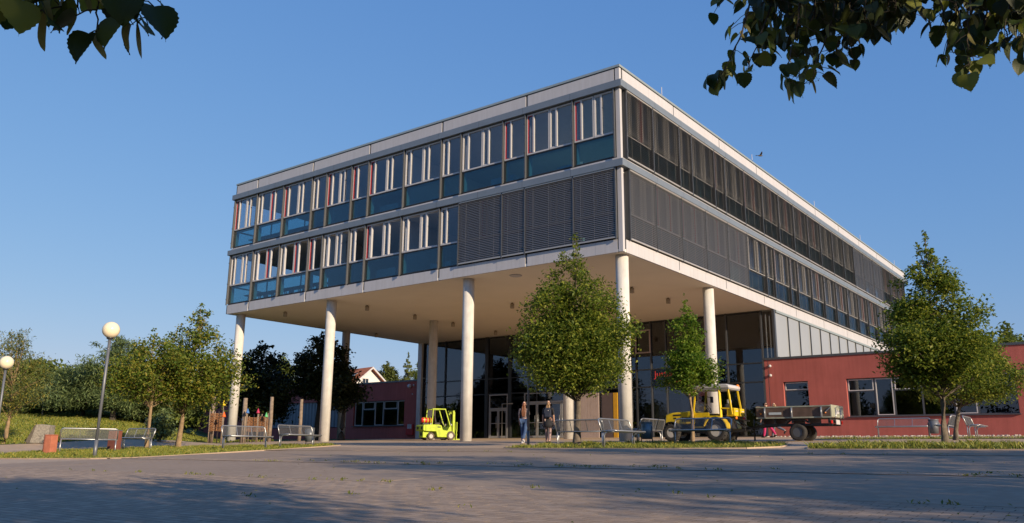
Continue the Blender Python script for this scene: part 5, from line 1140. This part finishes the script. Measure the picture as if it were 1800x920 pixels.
# ------------------------------------------------------------------ the lime tree overhead: trunk and crown behind the viewer, hanging twigs in the picture
def near_leaf(m, seed):
    r_ = random.Random(seed); n = 17; out = []
    for i in range(n + 1):                                    # half outline of a heart shaped, toothed leaf; base at 0, tip at 1
        u = i / n; w = .49 * max(0, math.sin(PI * min(1, .04 + u * 1.04) ** .70)) ** .72 if u < .84 else .49 * math.sin(PI * (.04 + .84 * 1.04) ** .70) ** .72 * max(0, 1 - (u - .84) / .16) ** 1.6
        out.append((w + (.022 if i % 2 else -.018) * (0 < i < n), u - .07 * math.sin(PI * min(1, u * 3)) * (u < .33)))
    mb = MB(); mid = [mb.P((0, u, -.22 * u * u)) for _, u in out]; L_ = []; R_ = []
    fold = r_.uniform(.15, .5); cup = r_.uniform(.1, .3); asym = r_.uniform(.88, 1.1)
    for w, u in out: L_.append(mb.P((-w, u, fold * w - .24 * u * u - cup * w * w))); R_.append(mb.P((w * asym, u, fold * w - .20 * u * u - cup * w * w)))
    hl = [mb.P((mb.v[a] + mb.v[b_]) / 2 + Vector((0, 0, .012))) for a, b_ in zip(mid, L_)]; hr = [mb.P((mb.v[a] + mb.v[b_]) / 2 + Vector((0, 0, .012))) for a, b_ in zip(mid, R_)]
    for i in range(n):
        mb.fidx([mid[i], hl[i], hl[i+1], mid[i+1]], True); mb.fidx([hl[i], L_[i], L_[i+1], hl[i+1]], True); mb.fidx([mid[i], mid[i+1], hr[i+1], hr[i]], True); mb.fidx([hr[i], hr[i+1], R_[i+1], R_[i]], True)
    me = bpy.data.meshes.new("leaf"); me.from_pydata([tuple(q) for q in mb.v], [], mb.f); me.materials.append(m)
    me.polygons.foreach_set("use_smooth", [True] * len(me.polygons)); me.update(); return me
def bract_mesh(seed):
    r_ = random.Random(seed); mb = MB(); n = 8; A = []; B_ = []
    for i in range(n + 1):
        u = i / n; w = .095 * math.sin(PI * min(1, u * .95 + .05)) ** .6 + .01; c = .10 * math.sin(u * 3.2 + seed); A.append(mb.P((-w + c, u, .06 * math.sin(4 * u)))); B_.append(mb.P((w + c, u, .06 * math.sin(4 * u) + .03)))
    for i in range(n): mb.fidx([A[i], B_[i], B_[i+1], A[i+1]], True)
    me = bpy.data.meshes.new("bract"); me.from_pydata([tuple(q) for q in mb.v], [], mb.f); me.materials.append(L_BRACT); me.update(); return me
def near_mat():
    m = leafmat("near_lime_leaf_sunlit_mix", (0.026, 0.045, 0.009), (0.052, 0.085, 0.016), (0.22, 0.24, 0.035), 0.42, 0.5)  # brightest ramp tone puts a sunlit look into some leaves' colour
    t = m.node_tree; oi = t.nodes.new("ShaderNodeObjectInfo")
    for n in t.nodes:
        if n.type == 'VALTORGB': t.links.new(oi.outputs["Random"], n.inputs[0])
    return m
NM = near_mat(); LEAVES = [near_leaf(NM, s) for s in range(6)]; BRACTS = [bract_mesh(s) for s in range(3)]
lt_rs = np.random.RandomState(77)
ltx, lty = 2.8, -.7
LT = tree("lime_tree", "lime tree over the viewer with dark leafy twigs hanging into the top of the picture", ltx, lty, 8.2, .17, [(.30, 1.8), (.37, 3.2), (.50, 3.7), (.66, 3.3), (.84, 2.0), (1, .25)], 30000, .14, L_LIME, M_BARK, 201, 130, .85)
cn = [0]; MASS = [[], []]; hang_rnd = random.Random(12)
berry = MB()
berry.tube([(0, 0, 0), (.01, 0, -.35), (.03, .01, -.6)], .008, 5)
for (a, b_, c_) in ((-.16, .05, -.95), (.05, -.08, -1.0), (.17, .06, -.9), (.28, -.03, -.82)): berry.tube([(.03, .01, -.6), (a, b_, c_)], .006, 4); berry.lathe([(0, -.05), (.035, -.035), (.05, 0), (.035, .035), (0, .05)], 8, 'z', (a, b_, c_ - .04))
BERRY = berry.mesh("fruit_cluster", M_BARKD)
T_INV = Vector(LT.location)
def put(mesh, name, p, size, yaw, pitch, roll):
    o = link(name, mesh, LT, p - T_INV); d = Vector((math.cos(yaw) * math.cos(pitch), math.sin(yaw) * math.cos(pitch), math.sin(pitch)))
    q = d.to_track_quat('Y', 'Z').to_matrix().to_4x4() @ Matrix.Rotation(roll, 4, 'Y')
    o.matrix_local = Matrix.Translation(p - T_INV) @ q @ Matrix.Scale(size, 4); return o
def mass(mesh, p, size, yaw, pitch, roll):              # leaves beyond the first 292 are joined
    d = Vector((math.cos(yaw) * math.cos(pitch), math.sin(yaw) * math.cos(pitch), math.sin(pitch))); q = d.to_track_quat('Y', 'Z').to_matrix().to_4x4() @ Matrix.Rotation(roll, 4, 'Y')
    M_ = np.array(Matrix.Translation(p - T_INV) @ q @ Matrix.Scale(size, 4)); co = np.array([v.co[:] + (1.0,) for v in mesh.vertices]) @ M_.T
    MASS[1].append(np.array([list(f.vertices) for f in mesh.polygons]) + sum(len(a) for a in MASS[0])); MASS[0].append(co[:, :3])
def twig(pix, D, leaf_m, dens, spread=.05, r0=.006, bracts=.3, start=None):
    """pix: knots (px, py, extra distance) of one hanging twig"""
    W_ = [at_dist(a, b_, D + c_) for a, b_, c_ in pix]
    if start is not None: W_ = [Vector(start)] + W_
    cur = []
    for i in range(len(W_) - 1):
        for s in range(4): cur.append(W_[i].lerp(W_[i+1], s / 4))
    cur.append(W_[-1]); cur = [p + Vector((hang_rnd.uniform(-1, 1), hang_rnd.uniform(-1, 1), hang_rnd.uniform(-1, 1))) * .006 for p in cur]
    MB().tube([p - T_INV for p in cur], [r0 * (1 - .75 * i / (len(cur) - 1)) for i in range(len(cur))], 6).build("branch", M_BARKD, LT)
    n0 = 4 if start is not None else 0
    L_ = sum((cur[i+1] - cur[i]).length for i in range(n0, len(cur) - 1)); n = max(2, int(L_ * dens))
    for j in range(n):
        f = n0 + (len(cur) - 1 - n0) * ((j + .6) / n); i = min(int(f), len(cur) - 2); p = cur[i].lerp(cur[i+1], f - i)
        yaw = hang_rnd.uniform(0, 2*PI); off = Vector((math.cos(yaw), math.sin(yaw), hang_rnd.uniform(-.9, .1))) * spread * hang_rnd.uniform(.4, 1.3); b_ = p + off
        MB().tube([p - T_INV, p.lerp(b_, .5) + Vector((0, 0, .006)) - T_INV, b_ - T_INV], .0016, 4, False).build("leaf_stalk", M_BARKD, LT)
        if cn[0] < 292: put(hang_rnd.choice(LEAVES), "leaf", b_, leaf_m * hang_rnd.uniform(.72, 1.22), yaw, hang_rnd.uniform(-1.45, -.45), hang_rnd.uniform(-.8, .8)); cn[0] += 1
        else: mass(hang_rnd.choice(LEAVES), b_, leaf_m * hang_rnd.uniform(.72, 1.22), yaw, hang_rnd.uniform(-1.45, -.45), hang_rnd.uniform(-.8, .8))
        if hang_rnd.random() < bracts: put(hang_rnd.choice(BRACTS), "bract", p, leaf_m * hang_rnd.uniform(.8, 1.1), yaw + 2, hang_rnd.uniform(-1.5, -1.0), hang_rnd.uniform(-2, 2))
        if hang_rnd.random() < bracts * .8: o = link("fruit_cluster", BERRY, LT, p - T_INV, (hang_rnd.uniform(-.4, .4), hang_rnd.uniform(-.4, .4), yaw)); o.scale = (leaf_m * .55,) * 3
# right hand spray, about four metres away
RS = [((1330, -60, .1), (1318, 10, .1), (1300, 70, 0), (1275, 120, 0), (1252, 150, 0)), ((1296, -50, .3), (1280, -10, .2), (1262, 12, .2)), ((1372, -60, .2), (1352, 20, .1), (1330, 80, 0), (1312, 130, 0)),
      ((1410, -60, .0), (1402, 40, 0), (1386, 105, -.1), (1388, 150, -.1)), ((1442, -60, .3), (1430, 20, .2), (1412, 90, .2), (1402, 140, .2)), ((1480, -60, .1), (1462, 30, 0), (1440, 100, 0), (1424, 150, 0)),
      ((1500, -50, .4), (1492, 20, .3), (1476, 70, .3), (1462, 105, .2)), ((1535, -60, .2), (1522, 10, .1), (1500, 60, 0), (1492, 85, 0)), ((1570, -60, .5), (1560, 0, .4), (1546, 30, .4)), ((1600, -60, .1), (1588, -10, .1), (1580, 10, .1), (1600, 26, .1)),
      ((1640, -60, .2), (1652, 0, .1), (1664, 50, .1), (1664, 108, .1)), ((1668, -60, .4), (1680, 10, .3), (1690, 60, .3), (1692, 92, .2)), ((1712, -60, .1), (1706, 10, 0), (1700, 70, 0), (1704, 130, 0)), ((1745, -60, .4), (1738, 0, .3), (1730, 50, .3), (1722, 88, .2)),
      ((1780, -60, .2), (1774, 0, .2), (1768, 50, .1), (1770, 78, .1)), ((1812, -50, .3), (1800, 10, .2), (1792, 50, .2), (1796, 66, .2)), ((1388, -50, .5), (1378, 0, .5), (1366, 40, .4)), ((1460, -50, .6), (1448, -10, .5), (1436, 30, .5)), ((1520, -40, .6), (1512, 0, .6), (1506, 26, .6))]
for q, w in enumerate(RS): twig(w, 3.75, .076, 25 if q not in (1, 9) else 14, .055)
MB().tube([Vector((ltx, lty, 4.6)) - T_INV, Vector((2.0, .6, 4.75)) - T_INV, Vector((1.4, 2.0, 4.3)) - T_INV, Vector((.7, 3.0, 3.6)) - T_INV, at_dist(1700, -75, 4.0) - T_INV, at_dist(1550, -70, 4.1) - T_INV, at_dist(1400, -66, 3.95) - T_INV, at_dist(1290, -60, 3.9) - T_INV], [.05, .04, .03, .022, .018, .014, .010, .006], 8).build("limb", M_BARK, LT)
XR = random.Random(5)
# left hand spray, under two metres away: few large leaves
for w in [((70, -50, 0), (85, -20, 0), (100, 5, 0)), ((170, -55, 0), (172, -10, 0), (168, 30, 0), (178, 80, 0)), ((185, -50, .05), (196, -10, .05), (215, 28, .0), (235, 45, 0)), ((205, -50, .1), (212, -22, .1)), ((150, -55, .1), (140, -10, .1), (135, 28, .1)), ((55, -50, .05), (62, 0, .05), (72, 34, .05)), ((118, -50, .12), (120, 0, .1), (126, 18, .1)), ((232, -52, .06), (248, 4, .04), (258, 40, .02)), ((215, -55, 0), (228, -5, 0), (240, 22, 0), (246, 58, 0)), ((0, -50, 0), (6, -10, 0), (10, 15, 0)), ((30, -50, .1), (34, -12, .1), (42, 18, .1))]: twig(w, 1.85, .074, 20, .045, .004, .5)
MB().tube([Vector((ltx, lty, 3.9)) - T_INV, Vector((.6, -.2, 3.2)) - T_INV, at_dist(215, -62, 1.95) - T_INV, at_dist(80, -60, 1.85) - T_INV, at_dist(-10, -58, 1.85) - T_INV], [.04, .022, .012, .008, .005], 8).build("limb", M_BARK, LT)

# inner twigs that thicken the right hand spray above the picture's edge
for k in range(52):
    px = XR.choice([XR.uniform(1310, 1600), XR.uniform(1330, 1580), XR.uniform(1650, 1830)]); dpt = XR.uniform(.0, 1.0); e = XR.uniform(20, 95) if 1340 < px < 1520 or px > 1680 else XR.uniform(0, 45)
    twig(((px + XR.uniform(-30, 30), -75, dpt), (px, -20, dpt), (px + XR.uniform(-20, 20), e, dpt)), 3.7, .078, 30, .065, .004, .12)
for k in range(30):
    px = XR.uniform(1290, 1830); dpt = XR.uniform(-.2, .8); twig(((px, -70, dpt), (px + XR.uniform(-25, 25), -130, dpt + .05), (px + XR.uniform(-50, 50), XR.uniform(-170, -260), dpt + .1)), 3.8, .078, 24, .07, .004, .1)
for k in range(8):
    px = XR.uniform(0, 240); twig(((px, -58, .05), (px + XR.uniform(-20, 20), -110, .08), (px + XR.uniform(-40, 40), -190, .1)), 1.87, .074, 20, .05, .003, .2)
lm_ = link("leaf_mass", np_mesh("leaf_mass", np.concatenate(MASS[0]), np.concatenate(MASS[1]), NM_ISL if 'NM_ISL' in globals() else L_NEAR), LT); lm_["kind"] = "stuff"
